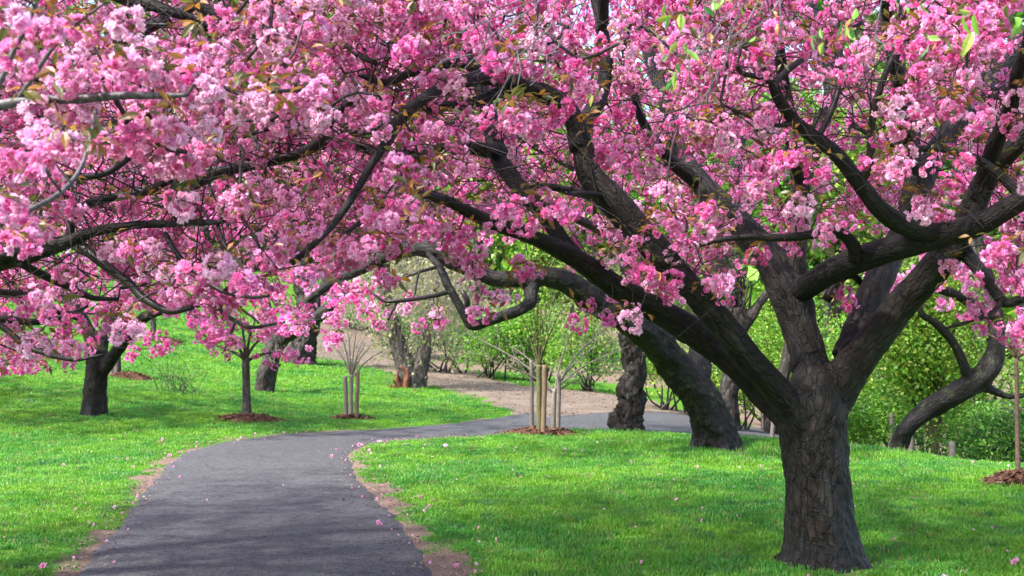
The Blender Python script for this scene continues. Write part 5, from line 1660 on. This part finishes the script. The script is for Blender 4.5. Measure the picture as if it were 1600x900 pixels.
# ================================================================== grass, fallen blossom, litter
def tuft(seed, n, h, w, spread, dark=1.0):
    rs = np.random.default_rng(seed)
    mb = MB()
    for _ in range(n):
        a = rs.random() * 6.283
        r = spread * math.sqrt(rs.random())
        p = np.array([r * math.cos(a), r * math.sin(a), -0.01])
        th = rs.random() * 6.283
        lean = np.array([math.cos(th), math.sin(th), 0])
        hh = h * (0.55 + 0.7 * rs.random())
        bend = rs.uniform(.15, .75)
        s = np.array([-lean[1], lean[0], 0]) * w * (0.7 + .6 * rs.random())
        m_ = p + np.array([0, 0, hh * .6]) + lean * hh * bend * .3
        t_ = p + np.array([0, 0, hh * (1 - .3 * bend)]) + lean * hh * bend
        c = np.array([1, 1, 1]) * (0.75 + 0.5 * rs.random()) * dark
        c = c * np.array([1 + .25 * rs.normal() * .5, 1, 1])
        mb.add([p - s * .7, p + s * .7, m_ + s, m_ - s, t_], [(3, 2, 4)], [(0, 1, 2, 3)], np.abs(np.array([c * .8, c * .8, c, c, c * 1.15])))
    return mb
grass_col = bpy.data.collections.new('grass_tufts')
for i in range(4):
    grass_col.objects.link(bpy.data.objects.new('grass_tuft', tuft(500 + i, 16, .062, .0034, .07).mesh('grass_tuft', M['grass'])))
def band(y0, y1, dens, x_lo, x_hi):
    area = (y1 - y0) * (x_hi - x_lo)
    n = int(area * dens)
    return np.stack([rng.uniform(x_lo, x_hi, n), rng.uniform(y0, y1, n)], -1)
gpnt, gscl = [], []
for y0, y1, dens, sc_ in [(5.0, 8, 200, 1.0), (8, 10.5, 330, .95), (10.5, 13, 270, 1.0), (13, 16, 210, 1.1), (16, 20, 150, 1.25), (20, 26, 90, 1.5), (26, 34, 50, 1.9), (34, 46, 24, 2.5), (46, 62, 10, 3.4)]:
    hw = y1 * .47 + 1.5
    p = band(y0, y1, dens, -hw, hw if y0 < 20 else min(hw, 9))
    gpnt.append(p); gscl.append(np.full(len(p), sc_))
p = band(-3, 5, 22, -9, 9); gpnt.append(p); gscl.append(np.full(len(p), 1.3))
for sx in (-1, 1):
    p = band(5, 30, 12, 0, 9); p[:, 0] = sx * (p[:, 1] * .47 + 1.5 + p[:, 0]); gpnt.append(p); gscl.append(np.full(len(p), 1.9))
gpnt = np.concatenate(gpnt); gscl = np.concatenate(gscl)
ps, ts = path_sd(gpnt), track_sd(gpnt)
ba = bare_amount(gpnt, ps, ts)
keep = (ps > -0.01) & (ts > 0) & (rng.random(len(gpnt)) > ba * 1.15)
keep &= ~((gpnt[:, 0] > 3.4) & (gpnt[:, 1] > 26))
for (px, py, d, w) in [(390, 655, 24, 1.5), (552, 657, 26, 1.15), (845, 678, 21.9, 1.5), (1600, 756, 14, 1.0), (205, 591, 32, 1.3), (1284, 880, D0, .8), (147, 648, 24, .6), (1120, 705, 18.3, 1.1)]:
    c = on_ground(px, py, d)
    keep &= ((gpnt[:, 0] - c[0]) / (w * .46)) ** 2 + ((gpnt[:, 1] - c[1]) / (w * .37)) ** 2 > 1
gpnt, gscl, ba = gpnt[keep], gscl[keep], ba[keep]
clump = fbm(np.c_[gpnt * 1.8, np.zeros(len(gpnt))], 3)
hz = gscl * (0.85 + 0.45 * clump + .25 * rng.random(len(gpnt))) * (1 - .35 * ba)
# longer, unmown grass at tree feet and along the lawn's far rim
tall = np.zeros(len(gpnt))
for (px, py, d, r) in [(1120, 706, 18.2, 1.0), (980, 678, 22.7, .9), (1180, 690, 19.5, 1.2), (1060, 700, 19, .9), (1350, 700, 18.0, .8), (1200, 693, 19.5, .8)]:
    c = on_ground(px, py, d)
    tall = np.maximum(tall, np.exp(-((gpnt[:, 0] - c[0]) ** 2 + (gpnt[:, 1] - c[1]) ** 2) / (r * r)))
spot = np.clip((noise(np.c_[gpnt * 1.3, np.full(len(gpnt), 4.4)]) - .55) / .2, 0, 1)
hz = hz * np.interp(gpnt[:, 1], [15, 20, 30], [1, .7, .6]) * np.clip(.45 + np.abs(path_sd(gpnt)) / .8, .45, 1)
hz = np.clip(hz * (1 + 1.9 * tall + .7 * spot), .3, 8)
gzv = gz(gpnt[:, 0], gpnt[:, 1]) + 0.035 * fbm(np.c_[gpnt * .9, np.zeros(len(gpnt))], 3) * np.clip(path_sd(gpnt) / .8, 0, 1)
me = bpy.data.meshes.new('grass')
me.vertices.add(len(gpnt))
me.vertices.foreach_set('co', np.c_[gpnt, gzv].astype(np.float32).ravel())
at = me.attributes.new('rot', 'FLOAT_VECTOR', 'POINT'); at.data.foreach_set('vector', np.c_[rng.normal(size=(len(gpnt), 2)) * .12, rng.random(len(gpnt)) * 6.283].astype(np.float32).ravel())
at = me.attributes.new('scl', 'FLOAT_VECTOR', 'POINT'); at.data.foreach_set('vector', np.c_[gscl, gscl, hz].astype(np.float32).ravel())
at = me.attributes.new('pick', 'INT', 'POINT'); at.data.foreach_set('value', rng.integers(0, 4, len(gpnt)).astype(np.int32))
me.materials.append(M['grass'])
grass = bpy.data.objects.new('grass', me); COL.objects.link(grass)
grass['kind'] = 'stuff'
print('tufts', len(gpnt))
ng = bpy.data.node_groups.new('grass_scatter', 'GeometryNodeTree')
ng.interface.new_socket('Geometry', in_out='INPUT', socket_type='NodeSocketGeometry')
ng.interface.new_socket('Geometry', in_out='OUTPUT', socket_type='NodeSocketGeometry')
N = ng.nodes
gi, go = N.new('NodeGroupInput'), N.new('NodeGroupOutput')
ci = N.new('GeometryNodeCollectionInfo'); ci.inputs['Collection'].default_value = grass_col; ci.inputs['Separate Children'].default_value = True; ci.inputs['Reset Children'].default_value = True
ip = N.new('GeometryNodeInstanceOnPoints'); ip.inputs['Pick Instance'].default_value = True
def named(n, t):
    a = N.new('GeometryNodeInputNamedAttribute'); a.data_type = t; a.inputs['Name'].default_value = n
    return a.outputs['Attribute']
ng.links.new(gi.outputs[0], ip.inputs['Points']); ng.links.new(ci.outputs[0], ip.inputs['Instance'])
ng.links.new(named('pick', 'INT'), ip.inputs['Instance Index']); ng.links.new(named('rot', 'FLOAT_VECTOR'), ip.inputs['Rotation']); ng.links.new(named('scl', 'FLOAT_VECTOR'), ip.inputs['Scale'])
ng.links.new(ip.outputs[0], go.inputs[0])
mod = grass.modifiers.new('scatter', 'NODES'); mod.node_group = ng

# fallen blossom and single petals on lawn and path
n = 200
p = np.stack([rng.uniform(-7, 8, n), rng.uniform(7.5, 21, n)], -1)
s = path_sd(p)
keep = (s > .05) | (rng.random(n) < .10)
p = p[keep]
eL = LE[rng.integers(20, 130, 40)] + rng.normal(size=(40, 2)) * .16
eR = RE[rng.integers(10, 130, 60)] + rng.normal(size=(60, 2)) * .25
p = np.vstack([p, eL, eR])
z = gz(p[:, 0], p[:, 1]) + np.where(path_sd(p) < 0, .03, .045)
pos = np.c_[p, z]
V, T, C = [], [], []
mb = MB()
fl = []
for i in range(5):
    f = MB(); flower(f, np.zeros(3), np.array([0, 0, 1.0]), .036, np.random.default_rng(900 + i), MID, .45); fl.append(packed(f))
R = rot_mats(len(pos), .9)
for i in range(len(pos)):
    v, t, c = fl[i % 5]
    sc_ = rng.choice([.25, .35, .45, .6, .85], p=[.3, .28, .22, .14, .06]) * (1 + (p[i, 1] - 8) * .03)
    mb.add(v @ (R[i].T * sc_) + pos[i], t, None, c)
o = mb.build('fallen_blossom', M['blossom'])
o['kind'] = 'stuff'; o['label'] = 'fallen pink blossom scattered over the lawn and the path edges'
# crumbs of earth, dry leaf and twig along the edges of the path
n = 2600
e_ = np.vstack([LE[rng.integers(4, 150, n // 2)] + rng.normal(size=(n // 2, 2)) * .13, RE[rng.integers(4, 150, n // 2)] + rng.normal(size=(n // 2, 2)) * .2 + [.1, 0]])
mb = MB(); leaf_quads(mb, np.c_[e_, gz(e_[:, 0], e_[:, 1]) + .03], .028, [(.13, .09, .065), (.24, .18, .13), (.06, .045, .035), (.40, .24, .27), (.30, .26, .2)], 1.2)
o = mb.build('path_edge_litter', M['foliage']); o['kind'] = 'stuff'; o['label'] = 'dry crumbs and petals lying along the path edges'
# dead leaves on the dirt track
n = 2600
u, v_ = rng.random(n), rng.random(n)
i = (u * (len(TL) - 1)).astype(int)
q = TL[i] * (1 - v_[:, None]) + TU[i] * v_[:, None]
q += rng.normal(size=q.shape) * .15
mb = MB(); leaf_quads(mb, np.c_[q, gz(q[:, 0], q[:, 1]) + .05], .075, [(.22, .15, .105), (.28, .20, .15), (.14, .09, .06), (.34, .27, .21)], 2.0)
o = mb.build('leaf_litter', M['foliage']); o['kind'] = 'stuff'; o['label'] = 'brown dead leaves lying on the dirt track'
print('unique tris', sum(len(m.loops) - 2 * len(m.polygons) for m in set(o.data for o in sc.objects if o.type == 'MESH')))
print('objects', len(bpy.data.objects), 'tris', sum(len(o.data.loops) - 2 * len(o.data.polygons) for o in sc.objects if o.type == 'MESH'))
